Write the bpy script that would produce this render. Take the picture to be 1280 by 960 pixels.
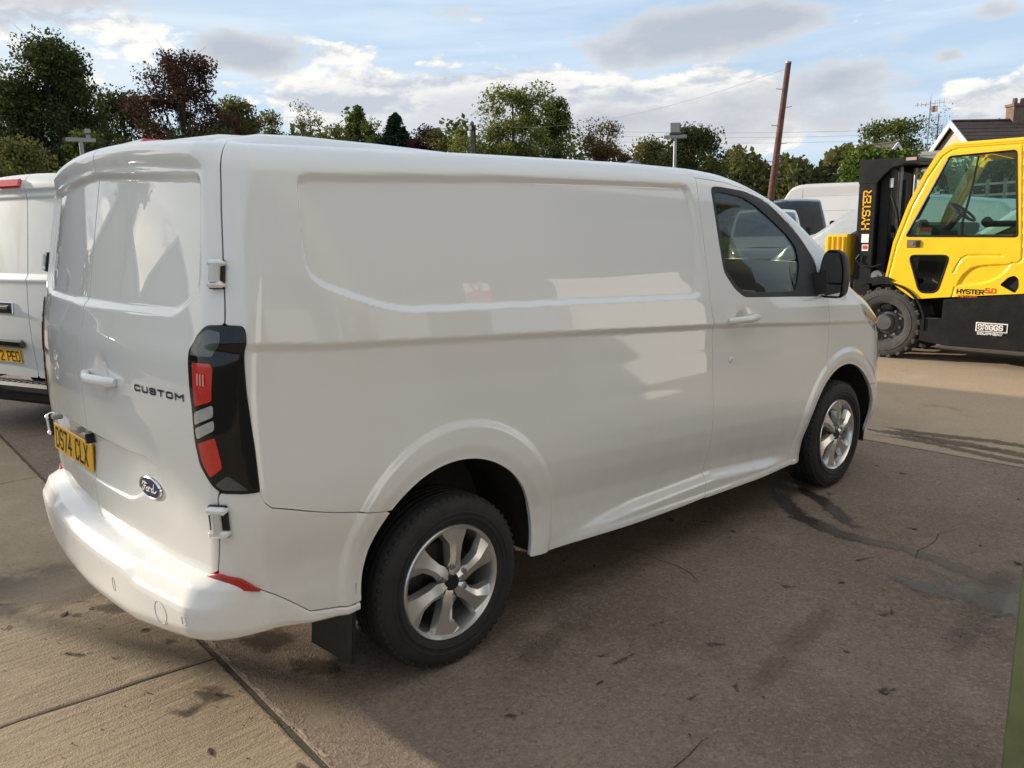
import bpy, bmesh, math, random
import numpy as np
from mathutils import Vector, Matrix

for o in list(bpy.data.objects):
    bpy.data.objects.remove(o, do_unlink=True)
SC = bpy.context.scene
COL = SC.collection
rng = np.random.default_rng(7)
random.seed(7)
R = math.radians

# ------------------------------------------------------------------ camera
cam_data = bpy.data.cameras.new('camera')
cam = bpy.data.objects.new('camera', cam_data)
COL.objects.link(cam)
cam_data.sensor_fit = 'HORIZONTAL'
cam_data.sensor_width = 36.0
cam_data.lens = 36.0 * 1023.85 / 1280.0
cam_data.clip_start = 0.05
cam_data.clip_end = 3000
_r = Vector((0.73414358, -0.67879347, -0.01651165))
_u = Vector((0.14042335, 0.12799185, 0.98178377))
_f = Vector((0.66431505, 0.72308887, -0.18928285))
cam.matrix_world = Matrix(((_r.x, _u.x, -_f.x, -0.81983), (_r.y, _u.y, -_f.y, -3.27379),
                           (_r.z, _u.z, -_f.z, 1.66430), (0, 0, 0, 1)))
SC.camera = cam

# ------------------------------------------------------------------ light
SUN_AZ = 26.0      # degrees from +y towards -x
SUN_EL = 15.0
SUN_STRENGTH = 4.0
SKY_STRENGTH = 0.092
EXPOSURE = 0.65
to_sun = Vector((-math.sin(R(SUN_AZ)) * math.cos(R(SUN_EL)), math.cos(R(SUN_AZ)) * math.cos(R(SUN_EL)), math.sin(R(SUN_EL))))
sd = bpy.data.lights.new('sun', 'SUN')
sd.energy = SUN_STRENGTH
sd.angle = R(0.9)
sd.color = (1.0, 0.88, 0.72)
sun = bpy.data.objects.new('sun', sd)
COL.objects.link(sun)
sun.rotation_euler = to_sun.to_track_quat('Z', 'Y').to_euler()

SC.view_settings.view_transform = 'Standard'
SC.view_settings.look = 'None'
SC.view_settings.exposure = EXPOSURE
SC.view_settings.gamma = 1
SC.render.engine = 'CYCLES'
SC.cycles.max_bounces = 8
SC.cycles.transparent_max_bounces = 12
SC.cycles.caustics_reflective = False
SC.cycles.caustics_refractive = False


class NT:
    """small helper to write node trees"""
    def __init__(self, tree):
        self.t = tree
        self.n = tree.nodes
        self.l = tree.links

    def node(self, typ, **kw):
        n = self.n.new(typ)
        for k, v in kw.items():
            setattr(n, k, v)
        return n

    def put(self, sock, v):
        if v is None:
            return
        if hasattr(v, 'node'):
            self.l.new(v, sock)
        else:
            sock.default_value = v

    def math(self, op, a, b=None, c=None, clamp=False):
        n = self.node('ShaderNodeMath', operation=op)
        n.use_clamp = clamp
        for i, v in enumerate((a, b, c)):
            if v is not None:
                self.put(n.inputs[i], v)
        return n.outputs[0]

    def vmath(self, op, a, b=None):
        n = self.node('ShaderNodeVectorMath', operation=op)
        self.put(n.inputs[0], a)
        if b is not None:
            self.put(n.inputs[1], b)
        return n.outputs[0] if op not in ('DOT_PRODUCT', 'LENGTH', 'DISTANCE') else n.outputs[1]

    def mix(self, f, a, b):
        n = self.node('ShaderNodeMix', data_type='RGBA')
        self.put(n.inputs[0], f)
        self.put(n.inputs[6], a)
        self.put(n.inputs[7], b)
        return n.outputs[2]

    def noise(self, vec, scale, detail=4, rough=0.5, dist=0.0, lac=2.0):
        n = self.node('ShaderNodeTexNoise')
        self.put(n.inputs['Vector'], vec)
        n.inputs['Scale'].default_value = scale
        n.inputs['Detail'].default_value = detail
        n.inputs['Roughness'].default_value = rough
        n.inputs['Distortion'].default_value = dist
        n.inputs['Lacunarity'].default_value = lac
        return n.outputs[0]

    def mapr(self, v, a, b, c=0.0, d=1.0, smooth=False):
        n = self.node('ShaderNodeMapRange')
        if smooth:
            n.interpolation_type = 'SMOOTHSTEP'
        self.put(n.inputs[0], v)
        for i, x in enumerate((a, b, c, d)):
            n.inputs[i + 1].default_value = x
        return n.outputs[0]

    def ramp(self, v, stops):
        n = self.node('ShaderNodeValToRGB')
        self.put(n.inputs[0], v)
        cr = n.color_ramp
        while len(cr.elements) < len(stops):
            cr.elements.new(0.5)
        for e, (p, c) in zip(cr.elements, stops):
            e.position = p
            e.color = tuple(c) + (1,) if len(c) == 3 else c
        return n.outputs[0]

    def bump(self, h, strength=0.3, dist=0.02, normal=None):
        n = self.node('ShaderNodeBump')
        n.inputs['Strength'].default_value = strength
        n.inputs['Distance'].default_value = dist
        self.put(n.inputs['Height'], h)
        if normal is not None:
            self.put(n.inputs['Normal'], normal)
        return n.outputs[0]


# ------------------------------------------------------------------ sky
def make_sky():
    w = bpy.data.worlds.new('World')
    SC.world = w
    w.use_nodes = True
    T = NT(w.node_tree)
    bg = w.node_tree.nodes['Background']
    bg.inputs[1].default_value = SKY_STRENGTH
    sky = T.node('ShaderNodeTexSky')
    sky.sky_type = 'NISHITA'
    sky.sun_disc = False
    sky.sun_elevation = R(SUN_EL)
    sky.sun_rotation = R(-SUN_AZ)
    sky.air_density = 1.0
    sky.dust_density = 1.2
    sky.ozone_density = 1.5
    tc = T.node('ShaderNodeTexCoord')
    d = tc.outputs['Generated']
    sp = T.node('ShaderNodeSeparateXYZ')
    T.l.new(d, sp.inputs[0])
    az = T.math('MULTIPLY', T.math('ARCTAN2', sp.outputs[1], sp.outputs[0]), 57.2958)
    el = T.math('MULTIPLY', T.math('ARCSINE', sp.outputs[2]), 57.2958)
    # cloud sheet coordinates (a flat layer above the ground, softened near the horizon)
    den = T.math('ADD', T.math('MAXIMUM', sp.outputs[2], 0.0), 0.10)
    cx = T.math('DIVIDE', sp.outputs[0], den)
    cy = T.math('DIVIDE', sp.outputs[1], den)
    cv = T.node('ShaderNodeCombineXYZ')
    T.l.new(cx, cv.inputs[0])
    T.l.new(cy, cv.inputs[1])
    # direction coordinates, stretched sideways
    dv = T.node('ShaderNodeCombineXYZ')
    T.put(dv.inputs[0], T.math('MULTIPLY', az, 0.055))
    T.put(dv.inputs[1], T.math('MULTIPLY', el, 0.13))
    dvu = T.vmath('ADD', dv.outputs[0], (0.03, 0.13, 0))
    n1 = T.noise(dv.outputs[0], 2.6, 9, 0.58, 0.25)
    n1u = T.noise(dvu, 2.6, 9, 0.58, 0.25)
    n2 = T.noise(dv.outputs[0], 6.5, 7, 0.6, 0.2)
    n3 = T.noise(cv.outputs[0], 0.85, 7, 0.55, 0.3)

    def blobs(lst, base):
        tot = base
        for a, e, sa, se, wgt in lst:
            p = T.math('POWER', T.math('DIVIDE', T.math('SUBTRACT', az, a), sa), 2.0)
            q = T.math('POWER', T.math('DIVIDE', T.math('SUBTRACT', el, e), se), 2.0)
            g = T.math('EXPONENT', T.math('MULTIPLY', T.math('ADD', p, q), -1.0))
            tot = T.math('MULTIPLY_ADD', g, wgt, tot)
        return tot
    # white cumulus
    white = [(57.5, 6.0, 4.5, 2.9, .52), (52.5, 6.5, 4.5, 3.4, .62), (48.5, 6.5, 3.8, 3.3, .6), (45.3, 7.0, 2.2, 3.2, .6),
             (41.5, 6.3, 3.8, 2.7, .56), (35.8, 7.2, 4.0, 2.7, .58), (31.0, 6.3, 3.7, 2.3, .5), (17.0, 6.2, 2.9, 1.9, .62),
             (8, 6.0, 7, 2.4, .4), (71.3, 11.9, 3.0, 1.4, .28), (76.6, 12.6, 5, 1.6, .38), (74.3, 7.9, 1.5, 1.2, .3),
             (61.0, 8.5, 1.6, .9, .2), (66, 8.6, 3.0, 1.5, .28), (88, 8.0, 9, 4.0, .45), (105, 9.0, 10, 5.0, .4), (58.5, 11.2, 2.0, .7, .2)]
    wd = blobs(white, T.math('MULTIPLY', T.math('SUBTRACT', n1, 0.5), 1.25))
    wd = T.math('ADD', wd, T.math('MULTIPLY', T.math('SUBTRACT', n2, 0.5), 0.48))
    above = T.mapr(el, 13.0, 24.0, 0.0, 1.0, True)
    aw = T.math('MULTIPLY', above, T.math('ADD', T.math('MULTIPLY', T.math('SUBTRACT', n3, 0.46), 1.8), 0.12))
    wcov = T.mapr(T.math('ADD', wd, aw), 0.15, 0.27, 0, 1, True)
    n2u = T.noise(T.vmath('ADD', dv.outputs[0], (.01, .05, 0)), 6.5, 7, 0.6, 0.2)
    dl = T.math('ADD', T.math('SUBTRACT', n1, n1u), T.math('MULTIPLY', T.math('SUBTRACT', n2, n2u), .55))
    lit = T.mapr(dl, -0.16, 0.12, 0.0, 1.0, True)
    lit2 = T.mapr(T.math('SUBTRACT', wd, 0.30), 0.0, 0.55, 1.0, 0.25)
    litm = T.math('MULTIPLY', lit, lit2, clamp=True)
    litm = T.math('MAXIMUM', litm, T.math('MULTIPLY', above, 0.7))
    wcol = T.mix(litm, (4.1, 4.45, 5.0, 1), (7.5, 7.3, 6.9, 1))
    # grey shadowed clouds
    grey = [(63.3, 10.9, 2.8, 1.3, .72), (65.6, 11.0, 2.4, 0.9, .38), (34.0, 12.2, 4.8, 1.7, .66), (38.8, 11.0, 4.4, 1.5, .60), (30.0, 12.2, 2.8, 1.0, .55),
            (26.5, 8.3, 4.4, 1.4, .62), (33.0, 6.3, 5.5, 1.6, .52), (41.0, 7.0, 4.5, 1.4, .46), (47.0, 5.2, 6.0, 1.3, .34), (55.0, 5.0, 5.0, 1.2, .28), (78, 13.0, 6, 1.0, .40), (71, 13.4, 3.5, .7, .32),
            (20.3, 9.4, 1.0, .45, .42), (18.0, 11.6, 1.8, .7, .45), (51, 13.4, 3, .8, .25), (24.6, 5.8, 4.5, 1.3, .3), (23.0, 10.6, 1.0, .5, .3), (58.0, 9.9, 1.2, .5, .3)]
    gd = blobs(grey, T.math('MULTIPLY', T.math('SUBTRACT', n2, 0.5), 0.75))
    gd = T.math('ADD', gd, T.math('MULTIPLY', T.math('SUBTRACT', n1, 0.5), 0.5))
    gcov = T.math('MULTIPLY', T.mapr(gd, 0.14, 0.42, 0, 1, True), 0.86)
    gcol = T.mix(T.mapr(gd, 0.2, 0.7), (5.3, 5.35, 5.45, 1), (3.5, 3.75, 4.25, 1))
    # high thin veil
    vv = T.node('ShaderNodeCombineXYZ')
    T.put(vv.inputs[0], T.math('MULTIPLY', az, 0.03))
    T.put(vv.inputs[1], T.math('MULTIPLY', el, 0.30))
    nv = T.noise(vv.outputs[0], 1.6, 6, 0.55, 0.6)
    veil = T.mapr(nv, 0.34, 0.68, 0.28, 0.62, True)
    warm = T.mapr(az, 52.0, 85.0, 0.0, 1.0, True)
    vcol = T.mix(warm, (5.9, 6.6, 7.5, 1), (7.0, 7.0, 6.6, 1))
    blue = T.mix(0.62, sky.outputs[0], (3.1, 4.7, 6.6, 1))
    c = T.mix(veil, blue, vcol)
    c = T.mix(wcov, c, wcol)
    c = T.mix(gcov, c, gcol)
    # pale haze towards the horizon
    hz = T.mapr(el, 0.0, 5.0, 0.55, 0.0, True)
    c = T.mix(hz, c, (5.9, 6.3, 6.8, 1))
    below = T.mapr(el, -1.5, 0.0, 1.0, 0.0)
    c = T.mix(below, c, (1.6, 1.5, 1.3, 1))
    T.l.new(c, bg.inputs[0])


make_sky()

# ------------------------------------------------------------------ materials
MATS = {}


def principled(name, color, rough=0.5, metal=0.0, coat=0.0, coat_rough=0.03, spec=0.5, vary=0.0, vscale=4.0, bump=0.0, bscale=60.0,
               bdist=0.004, emit=None, dirt=None, dscale=2.0, trans=0.0, ior=1.45):
    """one procedural material: colour with noise variation, optional dirt and fine relief"""
    if name in MATS:
        return MATS[name]
    m = bpy.data.materials.new(name)
    m.use_nodes = True
    T = NT(m.node_tree)
    b = m.node_tree.nodes['Principled BSDF']
    tc = T.node('ShaderNodeTexCoord')
    v = tc.outputs['Object']
    col = tuple(color) + (1,)
    if vary:
        n = T.noise(v, vscale, 5, 0.55)
        lo = tuple(max(0, c * (1 - vary)) for c in color) + (1,)
        hi = tuple(min(1, c * (1 + vary)) for c in color) + (1,)
        col = T.mix(T.mapr(n, 0.3, 0.7), lo, hi)
    if dirt:
        dn = T.noise(v, dscale, 8, 0.65, 0.4)
        col = T.mix(T.mapr(dn, 0.52, 0.78, 0, dirt[3]), col, tuple(dirt[:3]) + (1,))
    T.put(b.inputs['Base Color'], col)
    if rough and vary:
        rn = T.noise(v, vscale * 3, 3)
        T.put(b.inputs['Roughness'], T.mapr(rn, 0.2, 0.8, max(0.02, rough * 0.85), min(1, rough * 1.15)))
    else:
        b.inputs['Roughness'].default_value = rough
    b.inputs['Metallic'].default_value = metal
    b.inputs['Coat Weight'].default_value = coat
    b.inputs['Coat Roughness'].default_value = coat_rough
    b.inputs['Specular IOR Level'].default_value = spec
    b.inputs['Transmission Weight'].default_value = trans
    b.inputs['IOR'].default_value = ior
    if emit:
        b.inputs['Emission Color'].default_value = tuple(emit[:3]) + (1,)
        b.inputs['Emission Strength'].default_value = emit[3]
    if bump:
        bn = T.noise(v, bscale, 6, 0.6)
        T.put(b.inputs['Normal'], T.bump(bn, bump, bdist))
    MATS[name] = m
    return m


def glass_mat(name, tint, rough=0.0, refl=1.0):
    """thin tinted pane: see-through with a fresnel mirror on top"""
    m = bpy.data.materials.new(name)
    m.use_nodes = True
    t = m.node_tree
    for n in list(t.nodes):
        t.nodes.remove(n)
    T = NT(t)
    out = T.node('ShaderNodeOutputMaterial')
    tr = T.node('ShaderNodeBsdfTransparent')
    tr.inputs[0].default_value = tuple(tint) + (1,)
    gl = T.node('ShaderNodeBsdfGlossy')
    gl.inputs['Roughness'].default_value = rough
    gl.inputs[0].default_value = (1, 1, 1, 1)
    fr = T.node('ShaderNodeFresnel')
    fr.inputs[0].default_value = 1.5
    f = T.math('MULTIPLY', fr.outputs[0], refl, clamp=True)
    mx = T.node('ShaderNodeMixShader')
    T.l.new(f, mx.inputs[0])
    T.l.new(tr.outputs[0], mx.inputs[1])
    T.l.new(gl.outputs[0], mx.inputs[2])
    T.l.new(mx.outputs[0], out.inputs[0])
    MATS[name] = m
    return m


def white_paint():
    """clean white enamel under clear coat, with a thin road film near the sills"""
    m = principled('white paint', (.77, .77, .755), .34, coat=1.0, coat_rough=.012)
    T = NT(m.node_tree)
    b = m.node_tree.nodes['Principled BSDF']
    b.inputs['Coat IOR'].default_value = 1.62
    v = T.node('ShaderNodeTexCoord').outputs['Object']
    sp = T.node('ShaderNodeSeparateXYZ')
    T.l.new(v, sp.inputs[0])
    n = T.noise(v, 5, 8, .65, .8)
    n2 = T.noise(v, 26, 6, .7)
    k = T.math('MULTIPLY', T.mapr(sp.outputs[2], .95, .28, 0, 1, True), T.math('ADD', T.mapr(n, .35, .7), T.math('MULTIPLY', n2, .4)))
    k = T.math('ADD', T.math('MULTIPLY', k, .20), T.math('MULTIPLY', T.mapr(n, .5, .8), .02))
    T.put(b.inputs['Base Color'], T.mix(k, (.77, .77, .755, 1), (.42, .37, .30, 1)))
    return m


WHITE = white_paint()
WHITE2 = principled('white van paint', (.66, .66, .63), .4, coat=.9, coat_rough=.04, vary=.03, vscale=2)
BUMPW = principled('white bumper plastic', (.76, .75, .725), .30, coat=.55, coat_rough=.10, vary=.02, vscale=5, dirt=(.45, .40, .33, .22), dscale=3)
BLACKP = principled('black plastic', (.014, .014, .016), .45, spec=.35, vary=.1, vscale=20, bump=.15, bscale=300, bdist=.001)
GAP = principled('dark void', (.006, .006, .007), .8)
RUBBER = principled('tyre rubber', (.017, .017, .018), .72, vary=.25, vscale=9, bump=.25, bscale=140, bdist=.002, dirt=(.06, .055, .045, .35), dscale=5)
ALLOY = principled('alloy silver', (.72, .71, .68), .24, metal=.8, coat=.3, vary=.06, vscale=8, dirt=(.16, .13, .10, .35), dscale=7)
CHROME = principled('chrome', (.75, .75, .76), .10, metal=1.0)
STEEL = principled('worn steel', (.28, .28, .29), .38, metal=.8, vary=.2, vscale=12)
LENSBLK = principled('smoked lens', (.005, .005, .006), .08, coat=.35, coat_rough=.0, spec=.35)
LENSRED = principled('red lens', (.55, .018, .014), .12, coat=1.0, vary=.15, vscale=40, bump=.3, bscale=160, bdist=.002)
REDREF = principled('red reflector', (.42, .012, .012), .25, coat=.6, vary=.2, vscale=60, bump=.3, bscale=400, bdist=.001)
LENSCLR = principled('clear lens', (.46, .48, .47), .14, coat=1.0, metal=.3, vary=.15, vscale=30, bump=.2, bscale=120, bdist=.002)
LENSDIM = principled('dim clear lens', (.10, .11, .11), .12, coat=.4, metal=.4, vary=.3, vscale=14)
PLATEY = principled('number plate yellow', (.85, .46, .01), .38, coat=.3)
BLACKINK = principled('black ink', (.012, .012, .013), .5)
WHITEINK = principled('white ink', (.82, .82, .80), .5)
REDINK = principled('red ink', (.55, .05, .03), .5)
NAVYEN = principled('navy enamel', (.012, .017, .085), .15, coat=1.0)
GLASSV = glass_mat('cab window glass', (.88, .95, .87), refl=.8)
GLASSD = glass_mat('dark vehicle glass', (.16, .19, .19), refl=1.3)
GLASSF = glass_mat('forklift glass', (.52, .72, .64), refl=.8)
GLASSC = glass_mat('car glass', (.10, .13, .15), refl=1.4)
MIRROR = principled('mirror glass', (.85, .88, .86), .01, metal=1.0)
INTER = principled('cab trim', (.025, .026, .028), .6, vary=.15, vscale=20, bump=.2, bscale=300, bdist=.001)
SEATM = principled('seat fabric', (.03, .031, .034), .85, vary=.2, vscale=60, bump=.3, bscale=500, bdist=.002)
YELLOW = principled('forklift yellow', (.88, .56, .014), .34, coat=.5, coat_rough=.08, vary=.04, vscale=4, dirt=(.30, .20, .04, .38), dscale=3)
FBLACK = principled('forklift black', (.010, .010, .011), .42, spec=.28, vary=.25, vscale=6, bump=.2, bscale=120, bdist=.002, dirt=(.055, .05, .042, .35), dscale=5)
NAVYP = principled('navy paint', (.020, .026, .050), .25, coat=1.0, vary=.04)
SILVERP = principled('silver paint', (.42, .44, .45), .30, metal=.6, coat=1.0, vary=.05)
GREENP = principled('green post paint', (.175, .195, .095), .42, vary=.22, vscale=9, bump=.25, bscale=90, bdist=.002, dirt=(.20, .17, .09, .5), dscale=8)


# ------------------------------------------------------------------ object helpers
def tag(o, label=None, cat=None, group=None, kind=None):
    if label:
        o['label'] = label
    if cat:
        o['category'] = cat
    if group:
        o['group'] = group
    if kind:
        o['kind'] = kind
    return o


def thing(name, label, cat, loc=(0, 0, 0), rz=0.0, group=None):
    o = bpy.data.objects.new(name, None)
    o.empty_display_size = 0.2
    COL.objects.link(o)
    o.location = loc
    o.rotation_euler = (0, 0, rz)
    return tag(o, label, cat, group)


def link(name, me, mat, parent=None):
    o = bpy.data.objects.new(name, me)
    COL.objects.link(o)
    if mat is not None and len(me.materials) == 0:
        me.materials.append(mat)
    if parent is not None:
        o.parent = parent
    return o


def kids(o):
    return [c for c in bpy.data.objects if c.parent == o]


def copy_tree(o, parent=None):
    c = o.copy()
    COL.objects.link(c)
    c.parent = parent
    for ch in list(o.children):
        copy_tree(ch, c)
    return c


def arr_mesh(name, V, F, normals=None, smooth=True):
    """mesh from arrays; F is a list of index tuples"""
    me = bpy.data.meshes.new(name)
    me.from_pydata([tuple(map(float, v)) for v in V], [], [tuple(int(i) for i in f) for f in F])
    if smooth:
        me.polygons.foreach_set('use_smooth', [True] * len(me.polygons))
    if normals is not None:
        me.normals_split_custom_set_from_vertices([tuple(map(float, n)) for n in normals])
    me.update()
    return me


class MB:
    """collects shapes into one mesh"""
    def __init__(self):
        self.v = []
        self.f = []

    def add(self, V, F, M=None):
        k = len(self.v)
        for p in V:
            p = Vector(p)
            self.v.append(tuple(M @ p) if M is not None else tuple(p))
        self.f += [tuple(i + k for i in f) for f in F]
        return self

    def box(self, c, s, bev=0.0, M=None, rz=0.0):
        hx, hy, hz = s[0] / 2, s[1] / 2, s[2] / 2
        Mt = Matrix.Translation(c) @ Matrix.Rotation(rz, 4, 'Z')
        if M is not None:
            Mt = M @ Mt
        b = min(bev, hx * .98, hy * .98, hz * .98)
        if b <= 0:
            V = [(x, y, z) for x in (-hx, hx) for y in (-hy, hy) for z in (-hz, hz)]
            F = [(0, 1, 3, 2), (4, 6, 7, 5), (0, 4, 5, 1), (2, 3, 7, 6), (0, 2, 6, 4), (1, 5, 7, 3)]
            return self.add(V, F, Mt)
        V = []
        ix = {}
        for sx in (-1, 1):
            for sy in (-1, 1):
                for sz in (-1, 1):
                    ix[sx, sy, sz] = len(V)
                    V += [(sx * hx, sy * (hy - b), sz * (hz - b)), (sx * (hx - b), sy * hy, sz * (hz - b)), (sx * (hx - b), sy * (hy - b), sz * hz)]
        F = []
        for s_ in (-1, 1):
            q = [ix[s_, -1, -1], ix[s_, 1, -1], ix[s_, 1, 1], ix[s_, -1, 1]]
            F.append(tuple(q if s_ > 0 else q[::-1]))
            q = [ix[-1, s_, -1] + 1, ix[-1, s_, 1] + 1, ix[1, s_, 1] + 1, ix[1, s_, -1] + 1]
            F.append(tuple(q if s_ > 0 else q[::-1]))
            q = [ix[-1, -1, s_] + 2, ix[1, -1, s_] + 2, ix[1, 1, s_] + 2, ix[-1, 1, s_] + 2]
            F.append(tuple(q if s_ > 0 else q[::-1]))
        for a in (-1, 1):
            for c_ in (-1, 1):
                F.append((ix[a, c_, -1], ix[a, c_, 1], ix[a, c_, 1] + 1, ix[a, c_, -1] + 1))
                F.append((ix[a, -1, c_], ix[a, 1, c_], ix[a, 1, c_] + 2, ix[a, -1, c_] + 2))
                F.append((ix[-1, a, c_] + 1, ix[1, a, c_] + 1, ix[1, a, c_] + 2, ix[-1, a, c_] + 2))
                for d in (-1, 1):
                    F.append((ix[a, c_, d], ix[a, c_, d] + 1, ix[a, c_, d] + 2))
        return self.add(V, F, Mt)

    def cyl(self, p0, p1, r0, r1=None, n=12, caps=True):
        r1 = r0 if r1 is None else r1
        p0, p1 = Vector(p0), Vector(p1)
        d = (p1 - p0).normalized()
        a = d.orthogonal().normalized()
        b = d.cross(a)
        V = []
        for p, r in ((p0, r0), (p1, r1)):
            for i in range(n):
                t = 2 * math.pi * i / n
                V.append(p + (a * math.cos(t) + b * math.sin(t)) * r)
        F = [(i, (i + 1) % n, n + (i + 1) % n, n + i) for i in range(n)]
        if caps:
            F += [tuple(range(n - 1, -1, -1)), tuple(range(n, 2 * n))]
        return self.add(V, F)

    def tube(self, pts, r, n=8, caps=True):
        pts = [Vector(p) for p in pts]
        rs = r if isinstance(r, (list, tuple)) else [r] * len(pts)
        V = []
        up = None
        for i, p in enumerate(pts):
            d = (pts[min(i + 1, len(pts) - 1)] - pts[max(i - 1, 0)]).normalized()
            a = d.orthogonal().normalized() if up is None else (up - d * up.dot(d)).normalized()
            up = a
            b = d.cross(a)
            for k in range(n):
                t = 2 * math.pi * k / n
                V.append(p + (a * math.cos(t) + b * math.sin(t)) * rs[i])
        F = []
        for i in range(len(pts) - 1):
            for k in range(n):
                F.append((i * n + k, i * n + (k + 1) % n, (i + 1) * n + (k + 1) % n, (i + 1) * n + k))
        if caps:
            F += [tuple(range(n - 1, -1, -1)), tuple(range((len(pts) - 1) * n, len(pts) * n))]
        return self.add(V, F)

    def lathe(self, prof, n=32, M=None, closed=False):
        """profile of (radius, height) turned about local z"""
        V = []
        for r, h in prof:
            for i in range(n):
                t = 2 * math.pi * i / n
                V.append((r * math.cos(t), r * math.sin(t), h))
        F = []
        m = len(prof)
        for j in range(m if closed else m - 1):
            jn = (j + 1) % m
            for i in range(n):
                F.append((j * n + i, j * n + (i + 1) % n, jn * n + (i + 1) % n, jn * n + i))
        return self.add(V, F, M)

    def prism(self, poly, h0, h1, M=None):
        """2-D polygon extruded from local z = h0 to h1"""
        n = len(poly)
        V = [(x, y, h0) for x, y in poly] + [(x, y, h1) for x, y in poly]
        F = [tuple(range(n - 1, -1, -1)), tuple(range(n, 2 * n))] + [(i, (i + 1) % n, n + (i + 1) % n, n + i) for i in range(n)]
        return self.add(V, F, M)

    def ball(self, c, r, n=12, m=8, M=None):
        r = (r, r, r) if not isinstance(r, (tuple, list)) else r
        V = [(c[0], c[1], c[2] + r[2])]
        for j in range(1, m):
            t = math.pi * j / m
            for i in range(n):
                a = 2 * math.pi * i / n
                V.append((c[0] + r[0] * math.sin(t) * math.cos(a), c[1] + r[1] * math.sin(t) * math.sin(a), c[2] + r[2] * math.cos(t)))
        V.append((c[0], c[1], c[2] - r[2]))
        F = [(0, 1 + i, 1 + (i + 1) % n) for i in range(n)]
        for j in range(m - 2):
            for i in range(n):
                F.append((1 + j * n + i, 1 + (j + 1) * n + i, 1 + (j + 1) * n + (i + 1) % n, 1 + j * n + (i + 1) % n))
        e = len(V) - 1
        F += [(e, 1 + (m - 2) * n + (i + 1) % n, 1 + (m - 2) * n + i) for i in range(n)]
        return self.add(V, F, M)

    def build(self, name, mat, parent=None, smooth=35):
        me = bpy.data.meshes.new(name)
        me.from_pydata(self.v, [], self.f)
        bm = bmesh.new()
        bm.from_mesh(me)
        bmesh.ops.recalc_face_normals(bm, faces=bm.faces)
        bm.to_mesh(me)
        bm.free()
        if smooth:
            me.polygons.foreach_set('use_smooth', [True] * len(me.polygons))
            me.set_sharp_from_angle(angle=R(smooth))
        me.update()
        return link(name, me, mat, parent)


# ------------------------------------------------------------------ lettering (stroke font on a 1-high grid)
GLYPH = {
    'A': (.7, [[(0, 0), (0, .75), (.2, 1), (.5, 1), (.7, .75), (.7, 0)], [(0, .42), (.7, .42)]]),
    'B': (.7, [[(0, 0), (0, 1), (.55, 1), (.66, .9), (.66, .62), (.55, .52), (0, .52)], [(.55, .52), (.7, .4), (.7, .1), (.58, 0), (0, 0)]]),
    'C': (.7, [[(.7, .82), (.58, 1), (.12, 1), (0, .85), (0, .15), (.12, 0), (.58, 0), (.7, .18)]]),
    'D': (.7, [[(0, 0), (0, 1), (.5, 1), (.7, .8), (.7, .2), (.5, 0), (0, 0)]]),
    'E': (.62, [[(.62, 1), (0, 1), (0, 0), (.62, 0)], [(0, .52), (.5, .52)]]),
    'F': (.62, [[(.62, 1), (0, 1), (0, 0)], [(0, .52), (.5, .52)]]),
    'G': (.7, [[(.7, .82), (.58, 1), (.12, 1), (0, .85), (0, .15), (.12, 0), (.58, 0), (.7, .15), (.7, .48), (.38, .48)]]),
    'H': (.7, [[(0, 0), (0, 1)], [(.7, 0), (.7, 1)], [(0, .5), (.7, .5)]]),
    'I': (.12, [[(.06, 0), (.06, 1)]]),
    'L': (.6, [[(0, 1), (0, 0), (.6, 0)]]),
    'M': (.9, [[(0, 0), (0, 1), (.45, .45), (.9, 1), (.9, 0)]]),
    'N': (.7, [[(0, 0), (0, 1), (.7, 0), (.7, 1)]]),
    'O': (.7, [[(.12, 0), (0, .15), (0, .85), (.12, 1), (.58, 1), (.7, .85), (.7, .15), (.58, 0), (.12, 0)]]),
    'P': (.68, [[(0, 0), (0, 1), (.55, 1), (.68, .88), (.68, .58), (.55, .46), (0, .46)]]),
    'Q': (.7, [[(.12, 0), (0, .15), (0, .85), (.12, 1), (.58, 1), (.7, .85), (.7, .15), (.58, 0), (.12, 0)], [(.45, .25), (.74, -.06)]]),
    'R': (.7, [[(0, 0), (0, 1), (.57, 1), (.7, .88), (.7, .6), (.57, .48), (0, .48)], [(.38, .48), (.7, 0)]]),
    'S': (.7, [[(.7, .84), (.58, 1), (.12, 1), (0, .87), (0, .63), (.12, .51), (.58, .51), (.7, .39), (.7, .13), (.58, 0), (.12, 0), (0, .16)]]),
    'T': (.7, [[(0, 1), (.7, 1)], [(.35, 1), (.35, 0)]]),
    'U': (.7, [[(0, 1), (0, .15), (.12, 0), (.58, 0), (.7, .15), (.7, 1)]]),
    'X': (.7, [[(0, 0), (.7, 1)], [(0, 1), (.7, 0)]]),
    'Y': (.7, [[(0, 1), (.35, .48), (.7, 1)], [(.35, .48), (.35, 0)]]),
    '0': (.66, [[(.12, 0), (0, .15), (0, .85), (.12, 1), (.54, 1), (.66, .85), (.66, .15), (.54, 0), (.12, 0)]]),
    '2': (.66, [[(0, .84), (.12, 1), (.54, 1), (.66, .87), (.66, .62), (0, .14), (0, 0), (.66, 0)]]),
    '4': (.7, [[(.5, 0), (.5, 1), (0, .3), (.7, .3)]]),
    '5': (.66, [[(.62, 1), (.06, 1), (0, .56), (.52, .58), (.66, .45), (.66, .13), (.54, 0), (.12, 0), (0, .15)]]),
    '7': (.64, [[(0, 1), (.64, 1), (.22, 0)]]),
    '.': (.14, [[(.07, 0), (.07, .13)]]),
    ' ': (.35, []),
}


def text_strokes(txt, gap=.24):
    out = []
    x = 0.0
    for ch in txt:
        w, st = GLYPH[ch]
        out += [[(x + a, b) for a, b in s] for s in st]
        x += w + gap
    return out, x - gap


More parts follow.
